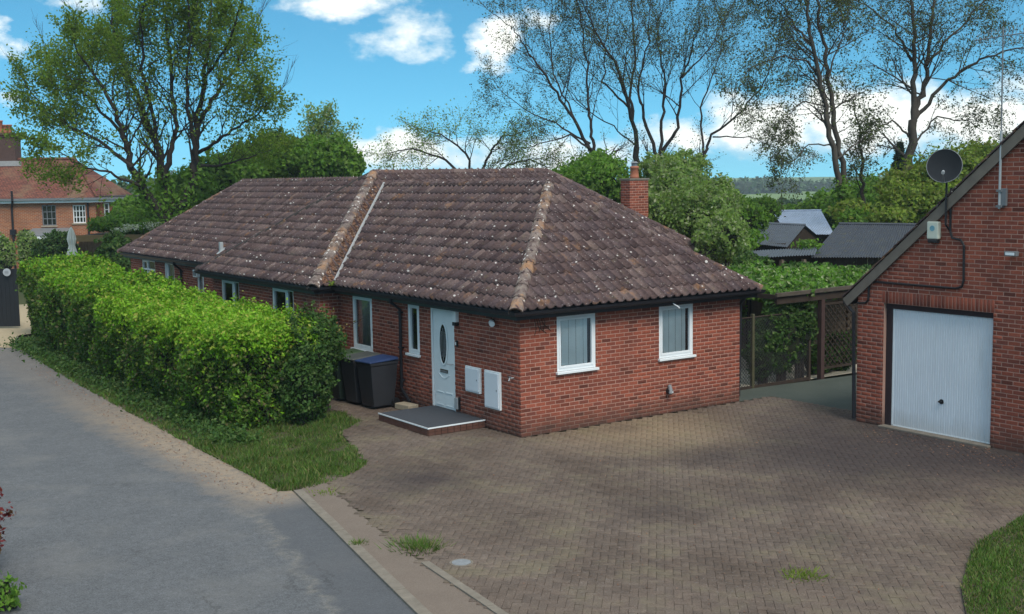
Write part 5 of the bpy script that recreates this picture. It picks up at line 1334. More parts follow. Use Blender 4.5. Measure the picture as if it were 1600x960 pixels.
q = Q(); q.quad(*[tuple(v) for v in (p2 - o - Vector((0, 0, .1)), p3 - o - Vector((0, 0, .1)), Vector(((p3 - o).x, (p3 - o).y, 0)), Vector(((p2 - o).x, (p2 - o).y, 0)))]); q.obj('back_wall', MDWOOD, t)

# ================================================================== COTTAGE (far left)
def cott_brick():
    m = M('old orange brick', .9, .1); b = m.N.new('ShaderNodeTexBrick'); b.offset = .5; b.inputs['Scale'].default_value = 1
    b.inputs['Brick Width'].default_value = .225; b.inputs['Row Height'].default_value = .075; b.inputs['Mortar Size'].default_value = .010
    b.inputs['Color1'].default_value = (.34, .105, .042, 1); b.inputs['Color2'].default_value = (.22, .07, .04, 1); b.inputs['Mortar'].default_value = (.36, .27, .19, 1); b.inputs['Bias'].default_value = -.1
    sp = m.xyz(m.tc.outputs['Object']); cb = m.N.new('ShaderNodeCombineXYZ'); m.L.new(m.mt('ADD', sp[0], sp[1]), cb.inputs[0]); m.L.new(sp[2], cb.inputs[1]); m.L.new(cb.outputs[0], b.inputs['Vector'])
    c = m.mix(.5, b.outputs['Color'], m.ramp(m.noise(1.2, 5, .7), (.3, .6), (.7, 1.35)), 'MULTIPLY'); m.col(c); m.bump(b.outputs['Fac'], -.5, .01); return m.m
MCB = cott_brick()
def cott_tile():
    m = M('old clay tiles', .9, .1); b = m.N.new('ShaderNodeTexBrick'); b.offset = .5; b.inputs['Scale'].default_value = 1
    b.inputs['Brick Width'].default_value = .17; b.inputs['Row Height'].default_value = .10; b.inputs['Mortar Size'].default_value = .012
    b.inputs['Color1'].default_value = (.22, .085, .06, 1); b.inputs['Color2'].default_value = (.13, .055, .045, 1); b.inputs['Mortar'].default_value = (.05, .025, .02, 1)
    sp = m.xyz(m.tc.outputs['Object']); cb = m.N.new('ShaderNodeCombineXYZ'); m.L.new(sp[0], cb.inputs[0]); m.L.new(m.mt('MULTIPLY', sp[2], 1.4), cb.inputs[1]); m.L.new(cb.outputs[0], b.inputs['Vector'])
    c = m.mix(m.mt('MULTIPLY', m.mt('SUBTRACT', m.noise(.8, 5, .7), .48, cl=True), 5, cl=True), b.outputs['Color'], (.17, .11, .07)); c = m.mix(.5, c, m.ramp(m.noise(9, 4, .7), (.3, .55), (.7, 1.5)), 'MULTIPLY'); m.col(c); return m.m
MCT = cott_tile(); MCHD = simple('sooty brick', (.085, .05, .042), .9, .45, 12)
d0 = 68; cxx = lambda x, dd=d0: (x - 800) / 1880 * dd
cot = thing('cottage', 'old orange brick cottage with red tiled roof and tall chimney at the far left', 'cottage', bg(0, d0), math.atan2(RH[1], RH[0]))
zc_ = lambda x, y, dd=d0: 4.74 + (278 - .015 * (x - 800) - y) / 1880 * dd
ze = zc_(80, 310); zr_ = zc_(80, 250, 71.2); xl, xr = cxx(-70), cxx(154)
# front wall with openings cut for the windows
wins = [(cxx(70), cxx(92), zc_(80, 352), zc_(80, 320), 'dark'), (cxx(118), cxx(138), zc_(128, 348), zc_(128, 320), 'white'), (cxx(38), cxx(50), 0.1, zc_(44, 358), 'door'), (cxx(-6), cxx(10), .9, zc_(2, 367), 'white')]
us = sorted({xl, xr, *[w[0] for w in wins], *[w[1] for w in wins]}); zs = sorted({0, ze, *[w[2] for w in wins], *[w[3] for w in wins]})
q = Q()
for a0, a1 in zip(us, us[1:]):
    for b0, b1 in zip(zs, zs[1:]):
        if any(w[0] <= a0 + 1e-6 and a1 <= w[1] + 1e-6 and w[2] <= b0 + 1e-6 and b1 <= w[3] + 1e-6 for w in wins): continue
        q.quad((a0, 0, b0), (a1, 0, b0), (a1, 0, b1), (a0, 0, b1))
for w in wins:
    q.quad((w[0], 0, w[2]), (w[0], 0, w[3]), (w[0], .12, w[3]), (w[0], .12, w[2])); q.quad((w[1], .12, w[2]), (w[1], .12, w[3]), (w[1], 0, w[3]), (w[1], 0, w[2])); q.quad((w[0], 0, w[3]), (w[1], 0, w[3]), (w[1], .12, w[3]), (w[0], .12, w[3])); q.quad((w[0], .12, w[2]), (w[1], .12, w[2]), (w[1], 0, w[2]), (w[0], 0, w[2]))
q.quad((xr, 0, 0), (xr, 6.4, 0), (xr, 6.4, ze), (xr, 0, ze)); q.quad((xl, 6.4, 0), (xl, 0, 0), (xl, 0, ze), (xl, 6.4, ze)); q.quad((xr, 6.4, 0), (xl, 6.4, 0), (xl, 6.4, ze), (xr, 6.4, ze))
q.obj('wall', MCB, cot)
xrt = cxx(126, 71.2)
q = Q(); q.quad((xl - .2, -.25, ze), (xr + .2, -.25, ze), (xrt, 3.2, zr_), (xl - .2, 3.2, zr_)); q.quad((xr + .2, 6.65, ze), (xl - .2, 6.65, ze), (xl - .2, 3.2, zr_), (xrt, 3.2, zr_)); q.quad((xr + .2, -.25, ze), (xr + .2, 6.65, ze), (xrt, 3.2, zr_)); q.quad((xl - .2, 6.65, ze), (xl - .2, -.25, ze), (xl - .2, 3.2, zr_)); q.obj('roof', MCT, cot)
q = Q(); q.tube([(xl, 3.2, zr_ + .03), (xrt, 3.2, zr_ + .03)], .10, 8); q.tube([(xrt, 3.2, zr_ + .03), (xr + .2, -.25, ze + .03)], .09, 8); q.obj('ridge', MCT, cot)
q = Q(); q.box((xl, -.38, ze - .10), (cxx(222), -.25, ze + .02)); q.obj('gutter', MGREY, cot); q = Q(); q.box((xl, -.25, ze - .24), (cxx(222), -.02, ze - .10)); q.obj('fascia', MWH, cot)
def cott_win(x0, x1, z0, z1, col, nx, nz, par=cot, yy=.10):
    w = bpy.data.objects.new('window', None); C.objects.link(w); w.parent = par; m_ = MWH if col == 'white' else MGREY
    q = Q(); b = .055
    q.box((x0, yy - .05, z0), (x0 + b, yy, z1)); q.box((x1 - b, yy - .05, z0), (x1, yy, z1)); q.box((x0 + b, yy - .05, z1 - b), (x1 - b, yy, z1)); q.box((x0 + b, yy - .05, z0), (x1 - b, yy, z0 + b)); q.obj('frame', m_, w)
    q = Q(); 
    for i in range(1, nx): x = x0 + (x1 - x0) * i / nx; q.box((x - .02, yy - .04, z0 + b), (x + .02, yy - .008, z1 - b))
    for i in range(1, nz): z = z0 + (z1 - z0) * i / nz; q.box((x0 + b, yy - .038, z - .02), (x1 - b, yy - .006, z + .02))
    q.obj('glazing_bars', m_, w); q = Q(); q.quad((x0, yy, z0), (x1, yy, z0), (x1, yy, z1), (x0, yy, z1)); q.obj('pane', MDG, w)
    q = Q(); q.box((x0 - .05, yy - .16, z0 - .07), (x1 + .05, yy, z0 - .002)); q.obj('sill', MSTONE, w)
cott_win(*wins[0][:4], 'dark', 3, 3); cott_win(*wins[1][:4], 'white', 4, 3); cott_win(*wins[3][:4], 'white', 2, 3)
w = wins[2]; q = Q(); q.box((w[0], .08, w[2]), (w[1], .12, w[3])); q.obj('door', simple('dark slate door', (.03, .04, .045), .6), cot)
# chimney stack with three pots
chm = bpy.data.objects.new('chimney', None); C.objects.link(chm); chm.parent = cot
a, b = cxx(4, 71), cxx(36, 71); z1 = zc_(20, 215, 71)
q = Q(); q.box((a, 2.8, zr_ - .7), (b, 3.7, z1)); q.obj('chimney_stack', MCHD, chm); q = Q(); q.box((a - .05, 2.74, z1), (b + .05, 3.76, z1 + .10)); q.box((a - .09, 2.70, z1 + .10), (b + .09, 3.80, z1 + .22)); q.obj('chimney_cap', MCHD, chm)
for i, (xp, hh) in enumerate(((11, .75), (18, .50), (25, .50))):
    q = Q(); q.lathe((cxx(xp, 71), 3.25, z1 + .22), [(.15, 0), (.13, .1), (.12, hh - .08), (.15, hh - .06), (.15, hh), (.11, hh)], 12); q.obj('chimney_pot', MTERRA, chm, smooth=True)
q = Q(); q.box((a - .25, 2.6, zr_ - .35), (b + .35, 2.78, zr_ - .05)); q.obj('flashing', MLEAD, chm)
def pipe(pts, r, name='downpipe', m_=MGU, par=cot): Q().tube(pts, r, 6).obj(name, m_, par)
xx = cxx(25); pipe([(cxx(30), -.45, zc_(25, 298)), (cxx(30), -.42, ze - .1), (xx, -.12, ze - .5), (xx, -.10, 0)], .06); Q().box((xx - .16, -.2, zc_(25, 366)), (xx + .16, -.03, zc_(25, 358))).obj('hopper', MGU, cot)
xx = cxx(143); pipe([(xx, -.1, ze), (xx, -.1, 0)], .055)
# lower right wing
q = Q(); xe = cxx(222); w5 = [(cxx(162), cxx(170), zc_(166, 338), zc_(166, 317)), (cxx(183), cxx(200), zc_(190, 336), zc_(190, 317))]
q.box((xr + .02, .6, 0), (xe, 5, ze - .12)); q.obj('wing_wall', MCB, cot); q = Q(); q.box((xr + .25, .2, ze - .12), (xe + .1, 5.2, ze + .10)); q.obj('wing_roof', simple('dark flat roof', (.05, .045, .045), .9), cot)
cott_win(*w5[0], 'white', 1, 2, yy=.598); cott_win(*w5[1], 'white', 2, 1, yy=.598); Q().box((xe - .12, .45, 0), (xe, .598, ze - .14)).obj('corner_board', MWH, cot)
# glazed lean-to canopy
q = Q(); a, b = cxx(55), cxx(116); za = zc_(80, 357); q.obox((a, -1.6, za - .35), (b - a, 0, 0), (0, 1.58, .35), (0, 0, .05)); q.obj('canopy_roof', MGREY, cot)
q = Q(); q.box((a, -1.62, za - .52), (b, -1.56, za - .36)); q.obj('canopy_fascia', MWH, cot)
for x in (a + .05, (a + b) / 2, b - .1): Q().box((x, -1.6, 0), (x + .08, -1.52, za - .52)).obj('canopy_post', MDWOOD, cot)

# garden studio with planted roof
p = at(122, 405, 55); t = thing('garden_studio', 'timber garden room with a broad fascia and planted roof behind the hedge', 'garden room', bg(0, 55), math.atan2(RH[1], RH[0]))
X0, X1 = cxx(118, 55), cxx(262, 55); zt = zc_(190, 366, 55); zf = zc_(190, 376, 55)
Q().box((X0, -.06, zf), (X1, 0, zt)).obj('fascia', simple('brown timber fascia', (.20, .13, .06), .85, .25, 5), t)
k = X0 + .1
while k < X1: Q().box((k, .30, 0), (k + .19, .33, zf)).obj('board', simple('brown cladding', (.11, .07, .042), .9, .4, 5) if k < X0 + .2 else bpy.data.materials['brown cladding'], t); k += .2
Q().box((X0 + .1, .35, 0), (X1, 4, zt - .03)).obj('body', MDWOOD, t); Q().box((X0 + 1.9, .24, zf - .95), (X0 + 2.3, .30, zf - .35)).obj('window', MDG, t)
Q().box((X0 - .12, -.05, 0), (X0, .3, zf)).obj('end_post', MDWOOD, t)
cs = [tuple(bg(cxx(x, 55), 56 + (i % 3), zc_(x, y, 55))) + (1.0, 1.0, r) for i, (x, y, r) in enumerate(((172, 353, .40), (185, 346, .5), (195, 350, .5), (225, 352, .45), (250, 356, .4)))]
bush('roof_plants', 'overgrown green plants on the roof of the timber garden room', 'plants', cs, 260, .10, ML_BUSH, 51, core=.7, stem=False)
bush('flowering_plants', 'band of white flowers along the planted roof by the tree', 'plants', [tuple(bg(cxx(x, 55), 54.9, zc_(x, y, 55))) + (.5, .3, .12) for x, y in ((198, 358), (213, 353), (229, 355), (248, 350))], 110, .05, ML_FLW, 52, core=0, stem=False)
# closed parasol
p = at(114, 403, 53); t = thing('parasol', 'closed off white garden parasol standing behind the far hedge', 'parasol', (p.x, p.y, 0)); zb = 1.45; zt = at(114, 354, 53).z
Q().tube([(0, 0, 0), (0, 0, zt + .03)], .025, 8).obj('pole', MWOOD, t); Q().lathe((0, 0, 0), [(.25, 0), (.25, .08), (.05, .1)], 14).obj('base', MCONC, t)
q = Q(); n = 20; lv = [(zb, .24), (zb + .12, .23), (zb + .30, .19), (zb + .55, .13), (zb + .62, .115), (zb + .9, .17), (zt - .25, .12), (zt - .08, .06), (zt, .02)]
for z, r in lv:
    for k in range(n): rr_ = r * (1 + .22 * (-1) ** k); th = 2 * math.pi * k / n; q.v.append((rr_ * math.cos(th), rr_ * math.sin(th), z + (.04 * (-1) ** k if z == zb else 0)))
for i in range(len(lv) - 1):
    for k in range(n): k2 = (k + 1) % n; q.f.append((i * n + k, i * n + k2, (i + 1) * n + k2, (i + 1) * n + k))
q.obj('canopy', MPAR, t); Q().tube([(0, 0, zb + .57), (0, 0, zb + .63)], .13, 12).obj('strap', MPAR, t)
# dark gate with white disc
p = at(-40, 405, 40); p1 = at(23, 405, 40); d = p1 - p; d.z = 0
t = thing('dark_gate', 'tall black vertical board gate at the left edge', 'gate', (p.x, p.y, 0), math.atan2(d.y, d.x)); k = 0
while k < d.length - .05: Q().box((k, 0, .05), (k + .135, .03, 1.98)).obj('board', MBL, t); k += .14
Q().box((0, .03, 1.6), (d.length, .07, 1.7)).obj('rail', MBL, t); Q().box((0, .03, .35), (d.length, .07, .45)).obj('rail', MBL, t)
p = at(10, 425, 39.9); t = thing('round_sign', 'small round pale grey sign fixed on the black gate', 'sign', tuple(p), math.atan2(d.y, d.x)); o = Q().lathe((0, 0, 0), [(.13, 0), (.13, .012), (.11, .014)], 20).obj('disc', simple('pale grey disc', (.34, .36, .38), .6), t); o.rotation_euler = (R_(90), 0, 0)
for k in range(4): Q().box((-.06, -.018, .035 - k * .022), (.06, -.014, .042 - k * .022)).obj('printed_line', MGREY, t)

# ================================================================== SHRUBS AND TREES
def B(name, label, cat, items, dens, size, mat, seed, core=.7, **k):
    """items: (px, py, distance, rx, rz)"""
    bush(name, label, cat, [tuple(at(x, y, d)) + (rx, rx * .8, rz) for x, y, d, rx, rz in items], dens, size, mat, seed, core=core, **k)
B('shrub', 'dark clipped round bush beside the cottage canopy', 'shrub', [(92, 396, 58, .9, 1.0), (75, 402, 58, .6, .8)], 350, .08, ML_SHR, 61)
B('shrub', 'dark leafy shrub beside the far corner of the bungalow', 'shrub', [(182, 395, 48, .65, .7), (200, 408, 47, .5, .5), (168, 405, 48, .5, .5)], 350, .09, ML_SHR, 62)
B('shrub', 'low bush at the foot of the cottage wall', 'shrub', [(45, 395, 64, .6, 1.1), (8, 402, 60, .5, 1.0)], 250, .09, ML_GREY, 63)
B('bush', 'soft green bushes around the trunk of the big tree', 'bush', [(300, 300, 53, 1.2, 1.0), (345, 285, 55, 1.4, 1.2), (385, 280, 56, 1.3, 1.2), (260, 315, 56, .9, .7), (225, 330, 60, 1.2, .7)], 150, .13, ML_BUSH, 64, core=.6)
B('round_tree', 'round fresh green tree rising behind the ridge of the left wing', 'tree', [(520, 258, 56, 1.35, 1.1), (475, 255, 57, 1.3, .9), (500, 240, 57, .9, .75), (545, 265, 56, .8, .8)], 260, .11, ML_BUSH, 65, core=.65)
B('dark_tree', 'dark green dense trees behind the left wing of the bungalow', 'tree', [(430, 250, 62, 1.6, 1.2), (400, 262, 62, 1.2, 1.1), (455, 275, 60, 1.2, .8)], 170, .14, ML_SHR, 66, core=.7)
B('bush', 'green bush between the roof hip and the brick chimney', 'bush', [(905, 305, 44, 1.1, 1.0), (945, 300, 43, 1.1, 1.2), (880, 285, 46, .6, .5), (930, 265, 46, .9, .6)], 330, .08, ML_BUSH, 67, core=.5)
B('hawthorn', 'large greyish green bush right of the brick chimney', 'bush', [(1060, 300, 38, 1.0, 1.1), (1040, 340, 37, 1.1, 1.0), (1100, 345, 36, 1.1, 1.1), (1075, 265, 40, .75, .55), (1130, 375, 34, .8, .7), (1030, 270, 42, .8, .6), (1120, 320, 38, .7, .8)], 420, .062, ML_GREY, 68, core=.5)
B('bush', 'green bushes between the hawthorn and the small shed', 'bush', [(1165, 345, 39, .7, .6), (1150, 385, 35, .6, .5), (1190, 330, 46, .8, .5), (1140, 330, 44, .9, .6)], 300, .08, ML_BUSH, 69, core=.7)
B('bush', 'light green bushes behind the pale barn roof', 'bush', [(1255, 335, 62, 1.4, .5), (1205, 338, 64, 1.3, .5), (1295, 325, 60, 1.3, .8), (1340, 330, 58, 1.4, 1.1), (1370, 318, 60, 1.3, 1.2)], 130, .13, ML_BUSH, 70, core=.65)
B('willow_bush', 'yellowish green willow bush rising above the garage roof slope', 'bush', [(1450, 290, 44, 1.1, 1.1), (1420, 330, 42, 1.1, .9), (1490, 265, 46, 1.1, .8), (1470, 330, 42, 1.0, 1.0), (1395, 345, 42, .9, .7), (1530, 255, 47, 1.0, .8), (1400, 300, 46, .8, .8)], 230, .085, ML_YEL, 71, core=.35)
B('bush', 'leafy bushes overhanging the long shed', 'bush', [(1395, 345, 40, .6, .4), (1330, 335, 44, .7, .45)], 200, .09, ML_YEL, 72, core=.5)
B('bush', 'leafy sprays hanging in front of the small sheds', 'bush', [(1262, 385, 35, .4, .22), (1335, 338, 39, .5, .3), (1180, 372, 36, .4, .3)], 110, .07, ML_BUSH, 76, core=0, stem=False)
B('bush', 'low dark bushes in front of the lean-to', 'bush', [(1175, 412, 32.5, .5, .3), (1250, 426, 32, .6, .25), (1300, 432, 32, .7, .25), (1350, 436, 31, .7, .3)], 350, .07, ML_SHR, 73, core=.7)
bush('red_shrub', 'dark red leaved shrub just entering at the left edge of the road', 'shrub', [(-9.68, -2.1, .55, .33, .5, .5)], 500, .04, ML_RED, 74, core=0)
bush('green_shrub', 'small green plant in the bottom left corner', 'shrub', [(-9.74, -3.6, .10, .2, .3, .22)], 500, .04, ML_BUSH, 75, core=0)
rr = np.random.default_rng(19); n = 9000; y_ = rr.uniform(2.6, 20.3, n); x_ = -4.35 + rr.normal(size=n) * .22; z_ = np.abs(rr.normal(size=n)) * .10 + .01
me = leaves_mesh('undergrowth', np.c_[x_ + np.clip((y_ - 8) * .02, 0, .4), y_, z_], .045, rr, np.array([[-.4, 0, .8]]), .9, ML_SHR); tag(link('undergrowth', me, None), 'dark weeds and ivy growing along the foot of the hedge', 'undergrowth', kind='stuff')
# far wood and hedgerows
def row(name, label, cat, xs, y0, dist, rx, rz, n, size, seed, mat=ML_FAR):
    r = random.Random(seed); cs = []
    for i in range(n):
        x = xs[0] + (xs[1] - xs[0]) * (i + .5) / n; p = at(x, y0, dist * r.uniform(.95, 1.05)); k = r.uniform(.75, 1.2)
        cs.append((p.x, p.y, p.z - rz * .5, rx * k, rx * k, rz * k))
    rng = np.random.default_rng(seed); P, N_ = ellipsoid_leaves(cs, 2.2 / size ** 2 * .35, size, rng, .25, False); o = np.array(cs[n // 2][:3]) * (1, 1, 0)
    t = thing(name, label, cat, tuple(o)); t['kind'] = 'stuff'; link('foliage', leaves_mesh('foliage', P - o, size, rng, N_, .9, mat), None, t)
    q = Q()
    for c in cs: c0 = np.array(c[:3]) - o; q.lathe((c0[0], c0[1], c0[2] - c[5] * 1.2), [(c[3] * .75, 0), (c[3] * .8, c[5] * 1.0), (c[3] * .6, c[5] * 1.7), (c[3] * .2, c[5] * 1.95)], 8)
    q.obj('inner_twigs', simple('dull green', (.03, .045, .025), .95), t)
row('far_wood', 'distant wood along the horizon', 'wood', (820, 1700), 286, 560, 8, 4.2, 50, 1.3, 81)
row('far_wood', 'distant wood along the horizon at the left', 'wood', (-300, 820), 294, 480, 8, 6, 44, 1.3, 82)
row('hedgerow', 'dark hedgerow of trees across the distant field', 'hedgerow', (1040, 1560), 322, 165, 3.4, 1.5, 22, .5, 83)
row('hedgerow', 'nearer hedgerow behind the far barn', 'hedgerow', (1090, 1650), 345, 95, 2.4, 1.4, 20, .28, 84, ML_BUSH)
row('hedgerow', 'line of trees far behind the garden on the left', 'hedgerow', (150, 780), 308, 110, 3, 2.4, 20, .35, 85)

def TR(seed, kpl=5, ratio=.58): t = Tree(seed); t.kpl = kpl; t.ratio = ratio; return t
def pl(pts, ds): return [at(x, y, ds[0] + (ds[1] - ds[0]) * i / (len(pts) - 1)) for i, (x, y) in enumerate(pts)]
# 1 the big maple-like tree on the left
t = TR(101, 4, .60); t.rk = .82; g0 = at(285, 470, 48); g0.z = 0
t.limb([g0, at(283, 400, 48), at(272, 340, 48)], .42, .34, kids=0, kl=0, lv=0)
K = dict(kl=1.9, lv=2, up=.34, kr=.42)
t.limb(pl([(270, 345), (232, 300), (214, 262), (205, 215), (180, 150), (140, 90)], (48, 46)), .26, .04, kids=18, **K)
t.limb(pl([(272, 340), (262, 285), (256, 235), (236, 180), (212, 110), (195, 30)], (48, 50)), .27, .04, kids=18, **K)
t.limb(pl([(262, 280), (275, 240), (285, 200), (282, 120), (275, 40), (272, -30)], (48, 47)), .17, .03, kids=18, **K)
t.limb(pl([(276, 340), (300, 300), (314, 250), (318, 200), (330, 130), (342, 60), (350, -10)], (48, 49)), .25, .04, kids=18, **K)
t.limb(pl([(318, 200), (350, 150), (385, 100), (408, 50)], (49, 51)), .13, .03, kids=15, **K)
t.limb(pl([(316, 240), (355, 215), (400, 190), (432, 160)], (49, 47)), .10, .025, kids=15, **K)
t.limb(pl([(214, 262), (170, 225), (120, 195), (75, 160)], (47, 48)), .11, .025, kids=15, **K)
t.limb(pl([(225, 290), (180, 270), (140, 262), (100, 235)], (47, 45)), .08, .02, kids=9, kl=1.7, lv=2, up=.05)
t.limb(pl([(205, 215), (150, 150), (95, 100)], (47, 50)), .09, .02, kids=14, **K)
t.limb(pl([(236, 180), (205, 100), (140, 30)], (49, 51)), .09, .02, kids=14, **K)
t.limb(pl([(318, 260), (370, 255), (430, 235)], (49, 51)), .08, .02, kids=10, kl=1.7, lv=2, up=.15)
t.limb(pl([(330, 130), (375, 70), (395, 0)], (49, 46)), .08, .02, kids=10, **K)
t.limb(pl([(256, 235), (240, 130), (240, 40), (245, -40)], (48, 45)), .11, .02, kids=15, **K)
t.limb(pl([(314, 250), (305, 150), (312, 60), (315, -40)], (48, 45)), .11, .02, kids=15, **K)
t.build('maple_tree', 'big spreading leafy tree with forked trunk behind the left wing', 'tree', g0, MTRUNK, ML_BIG, 8, .066, .13, ivy=(2.4, 5, .35, 1800), tip_filter=lambda T, g: (g.random(len(T)) < np.clip((np.linalg.norm((T - np.array(at(275, 225, 48))) / np.array([4.6, 4.6, 5.4]), axis=1)) ** 1.8, .14, 1)) & (np.linalg.norm((T - np.array(at(248, 150, 48))) / np.array([6.0, 6.0, 5.0]), axis=1) < 1.0 + .10 * lump(T, 1, 1.2, 3)))
# 2 sparse multi-stemmed trees behind the ridge
KS_ = dict(kl=2.6, lv=2, up=.22, spread=(.35, .9), kr=.5)
t = TR(102, 5, .62); t.rk = .68; g0 = at(945, 430, 60); g0.z = 0
t.limb([g0, at(940, 300, 60), at(934, 250, 60)], .28, .22, kids=2, **KS_)
t.limb(pl([(934, 250), (905, 195), (874, 147), (843, 103), (815, 62), (788, 34)], (60, 58)), .15, .02, kids=12, **KS_)
t.limb(pl([(934, 250), (927, 215), (924, 175), (920, 103), (913, 40), (905, -20)], (60, 61)), .14, .03, kids=11, **KS_)
t.limb(pl([(930, 240), (895, 212), (860, 222), (810, 236)], (60, 58)), .09, .02, kids=9, kl=1.8, lv=2, up=.1)
t.limb(pl([(925, 225), (870, 195), (818, 169), (785, 140)], (60, 62)), .08, .015, kids=9, kl=2.0, lv=2, up=.2)
t.limb(pl([(905, 195), (870, 120), (862, 60), (868, 10)], (60, 62)), .08, .02, kids=9, **KS_)
t.build('bare_tree', 'leaning sparse tree on the left of the group behind the ridge', 'tree', g0, MTRUNK, ML_ASH, 3, .048, .09)
t = TR(103, 5, .62); t.rk = .68; g0 = at(1002, 430, 62); g0.z = 0
t.limb([g0, at(1000, 300, 62), at(997, 230, 62)], .30, .22, kids=1, **KS_)
t.limb(pl([(997, 230), (987, 175), (965, 103), (934, 56), (912, 5)], (62, 60)), .18, .03, kids=13, **KS_)
t.limb(pl([(990, 190), (990, 150), (995, 78), (990, 10), (985, -40)], (62, 63)), .13, .03, kids=12, **KS_)
t.limb(pl([(985, 170), (945, 130), (950, 60), (960, 0)], (62, 64)), .09, .02, kids=10, **KS_)
t.limb(pl([(997, 230), (960, 200), (900, 160), (860, 90)], (62, 63)), .07, .02, kids=8, **KS_)
t.build('bare_tree', 'straight sparse tree directly behind the chimney pot', 'tree', g0, MTRUNK, ML_ASH, 3, .048, .09)
t = TR(104, 5, .62); t.rk = .68; g0 = at(1035, 430, 58); g0.z = 0
t.limb([g0, at(1033, 300, 58), at(1030, 250, 58)], .26, .20, kids=1, **KS_)
t.limb(pl([(1030, 250), (1009, 187), (1000, 140), (1015, 70), (1020, 0)], (58, 57)), .14, .02, kids=11, **KS_)
t.limb(pl([(1032, 250), (1040, 175), (1042, 130), (1030, 70), (1035, 0)], (58, 59)), .13, .02, kids=11, **KS_)
t.limb(pl([(1036, 240), (1062, 200), (1067, 125), (1082, 85), (1099, 20)], (58, 56)), .15, .02, kids=12, **KS_)
t.limb(pl([(1067, 125), (1110, 80), (1140, 20)], (57, 58)), .07, .02, kids=9, **KS_)
t.build('bare_tree', 'sparse tree with several upright stems right of the chimney', 'tree', g0, MTRUNK, ML_ASH, 3, .048, .09)
t = TR(105, 5, .62); t.rk = .68; g0 = at(1085, 430, 60); g0.z = 0
t.limb([g0, at(1092, 290, 60), at(1096, 250, 60)], .20, .15, kids=1, **KS_)
t.limb(pl([(1096, 250), (1115, 212), (1162, 175), (1199, 120), (1215, 60)], (60, 59)), .12, .02, kids=12, **KS_)
t.limb(pl([(1100, 240), (1095, 170), (1120, 110), (1130, 50)], (60, 62)), .09, .02, kids=10, **KS_)
t.limb(pl([(1115, 215), (1170, 215), (1225, 235)], (60, 58)), .06, .015, kids=8, kl=1.8, lv=2, up=-.1)
t.build('bare_tree', 'sparse tree leaning right towards the distant field', 'tree', g0, MTRUNK, ML_ASH, 3, .048, .09)
# low purple-grey tree behind the main ridge
t = TR(106, 5, .60); g0 = at(740, 420, 66); g0.z = 0
t.limb([g0, at(740, 330, 66), at(742, 290, 66)], .2, .15, kids=0, kl=0, lv=0)
for pts in ([(742, 290), (700, 250), (650, 232), (612, 240)], [(742, 290), (735, 240), (700, 215), (670, 205)], [(742, 290), (770, 240), (790, 215), (830, 205)], [(742, 290), (790, 262), (830, 250), (860, 262)]):
    t.limb(pl(pts, (66, 65)), .09, .02, kids=10, kl=1.6, lv=2, up=.0)
t.build('plum_tree', 'low arching sparse tree just above the main ridge', 'tree', g0, MTRUNK, ML_GREY, 2, .06, .22)
t = TR(107, 4, .6); g0 = at(510, 400, 60); g0.z = 0
t.limb(pl([(510, 330), (508, 270), (506, 230), (510, 200)], (60, 60)), .12, .02, kids=14, kl=1.4, lv=2, up=.25, k0=.35); t.limb(pl([(510, 260), (530, 230), (545, 215)], (60, 60)), .06, .015, kids=8, kl=1.1, lv=1, up=.2)
t.build('birch_tree', 'thin feathery tree beside the round green tree', 'tree', g0, MTRUNK, ML_GREY, 4, .08, .18)
# 3 the two tall right-hand trees
KT = dict(kl=2.4, lv=2, up=.05, spread=(.5, 1.1), kr=.42)
t = TR(108, 5, .62); t.rk = .68; g0 = at(1332, 460, 45); g0.z = 0
t.limb([g0, at(1328, 380, 45), at(1322, 335, 45)], .30, .26, kids=0, kl=0, lv=0)
t.limb(pl([(1320, 340), (1310, 283), (1295, 198), (1281, 124), (1266, 71), (1256, 0), (1250, -60)], (45, 44.5)), .20, .05, kids=17, k0=.25, **KT)
t.limb(pl([(1326, 335), (1318, 270), (1303, 190), (1293, 125), (1282, 70), (1273, 0), (1268, -60)], (45.3, 45.6)), .19, .05, kids=15, k0=.25, **KT)
t.limb(pl([(1283, 130), (1262, 100), (1222, 92), (1180, 108), (1150, 135)], (45, 44)), .07, .015, kids=10, kl=1.5, lv=2, up=-.1)
t.limb(pl([(1268, 75), (1240, 45), (1215, 10), (1190, -30)], (45, 46)), .08, .015, kids=9, kl=1.6, lv=2, up=.1)
t.limb(pl([(1293, 125), (1310, 70), (1322, 20)], (45, 46)), .06, .015, kids=8, kl=1.4, lv=2, up=.2)
t.limb(pl([(1303, 225), (1262, 226), (1238, 255), (1222, 300)], (45, 44)), .05, .012, kids=8, kl=1.0, lv=1, up=-.3)
t.limb(pl([(1298, 170), (1255, 160), (1225, 190), (1210, 240)], (45, 44)), .05, .012, kids=8, kl=1.2, lv=2, up=-.3)
t.build('ash_tree', 'tall sparse tree with twin trunks left of the garage, growing behind the sheds', 'tree', g0, MTRUNK2, ML_ASH, 3, .048, .09, ivy=(2.4, 4.3, .22, 900))
t = TR(109, 5, .62); t.rk = .68; g0 = at(1408, 450, 48); g0.z = 0
t.limb([g0, at(1410, 320, 48), at(1418, 248, 48), at(1424, 190, 48)], .30, .24, kids=2, **KT)
t.limb(pl([(1422, 200), (1426, 142), (1426, 88), (1421, 20), (1418, -50)], (48, 47.5)), .20, .06, kids=13, k0=.2, **KT)
t.limb(pl([(1428, 185), (1437, 150), (1444, 106), (1450, 35), (1456, -40)], (48, 48.5)), .18, .06, kids=13, k0=.2, **KT)
t.limb(pl([(1432, 180), (1472, 134), (1507, 106), (1560, 85), (1610, 76)], (48, 47)), .12, .03, kids=14, kl=1.9, lv=2, up=.0)
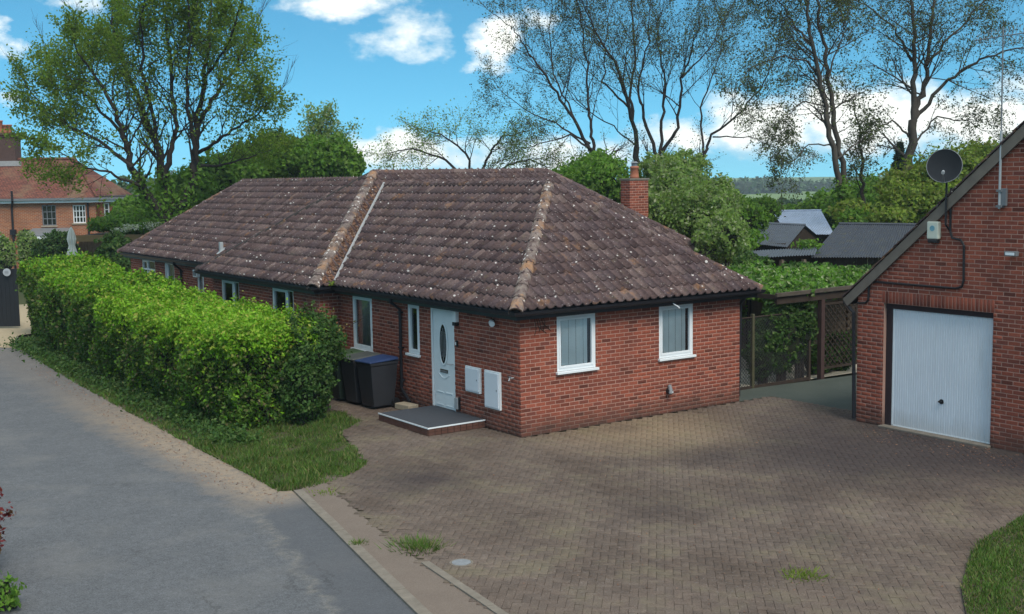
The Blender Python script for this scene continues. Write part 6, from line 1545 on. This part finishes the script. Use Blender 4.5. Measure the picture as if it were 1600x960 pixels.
t.limb(pl([(1421, 100), (1392, 48), (1348, 14), (1320, 0)], (48, 49)), .08, .02, kids=10, kl=1.6, lv=2, up=.0)
t.limb(pl([(1418, 215), (1394, 188), (1368, 203), (1346, 235)], (48, 47)), .07, .015, kids=9, kl=1.3, lv=2, up=-.2)
t.limb(pl([(1428, 225), (1458, 184), (1510, 190), (1550, 215)], (48, 49)), .07, .015, kids=10, kl=1.5, lv=2, up=-.1)
t.limb(pl([(1444, 106), (1490, 50), (1530, 10), (1560, -20)], (48, 50)), .09, .02, kids=11, kl=1.8, lv=2, up=.1)
t.build('ash_tree', 'tall forked tree right of the twin trunked one, with branches over the garage', 'tree', g0, MTRUNK2, ML_ASH, 3, .048, .09)
t = TR(110, 3, .6); g0 = at(1350, 440, 50); g0.z = 0
t.limb([g0, at(1350, 330, 50), at(1348, 280, 50), at(1344, 212, 50), at(1330, 156, 50)], .12, .02, kids=10, kl=1.3, lv=2, up=-.1, k0=.4)
t.build('thin_tree', 'thin dead looking tree between the two tall trees', 'tree', g0, MTRUNK, ML_ASH, 2, .07, .14)
# conifer behind
g0 = at(1405, 440, 56); g0.z = 0; HZ = M('air haze'); HZ.nt.nodes.remove(HZ.b); vp = HZ.N.new('ShaderNodeVolumePrincipled'); vp.inputs['Color'].default_value = (.78, .88, 1, 1); vp.inputs['Density'].default_value = .00045; vp.inputs['Anisotropy'].default_value = .2
HZ.L.new(vp.outputs[0], HZ.N['Material Output'].inputs['Volume'])
tag(Q().box((-760, -760, -12), (760, 760, 22)).obj('haze', HZ.m), kind='stuff')
t = thing('conifer', 'small dark conifer behind the forked tree', 'tree', tuple(g0)); Q().tube([(0, 0, 0), (0, 0, 5.6)], [.16, .03], 8).obj('trunk', MTRUNK, t)
rng = np.random.default_rng(5); n = 9000; h = rng.random(n) ** .8; th = rng.uniform(0, 6.28, n); lay = np.floor(h * 14) / 14; rr = (1 - h) * 1.35 * (.45 + .55 * ((h * 14) % 1 < .6)) * np.sqrt(rng.random(n)) * (1 + .2 * np.sin(th * 5 + lay * 30)) + .08
P = np.c_[rr * np.cos(th), rr * np.sin(th), 1.2 + h * 4.9 - rr * .25]; link('crown', leaves_mesh('crown', P, .12, rng, np.array([[0, 0, .6]]), .8, ML_CON, .3), None, t)
# overhead wire-like pale line beside the twin trunk is left to the trunks' gap; end of scene
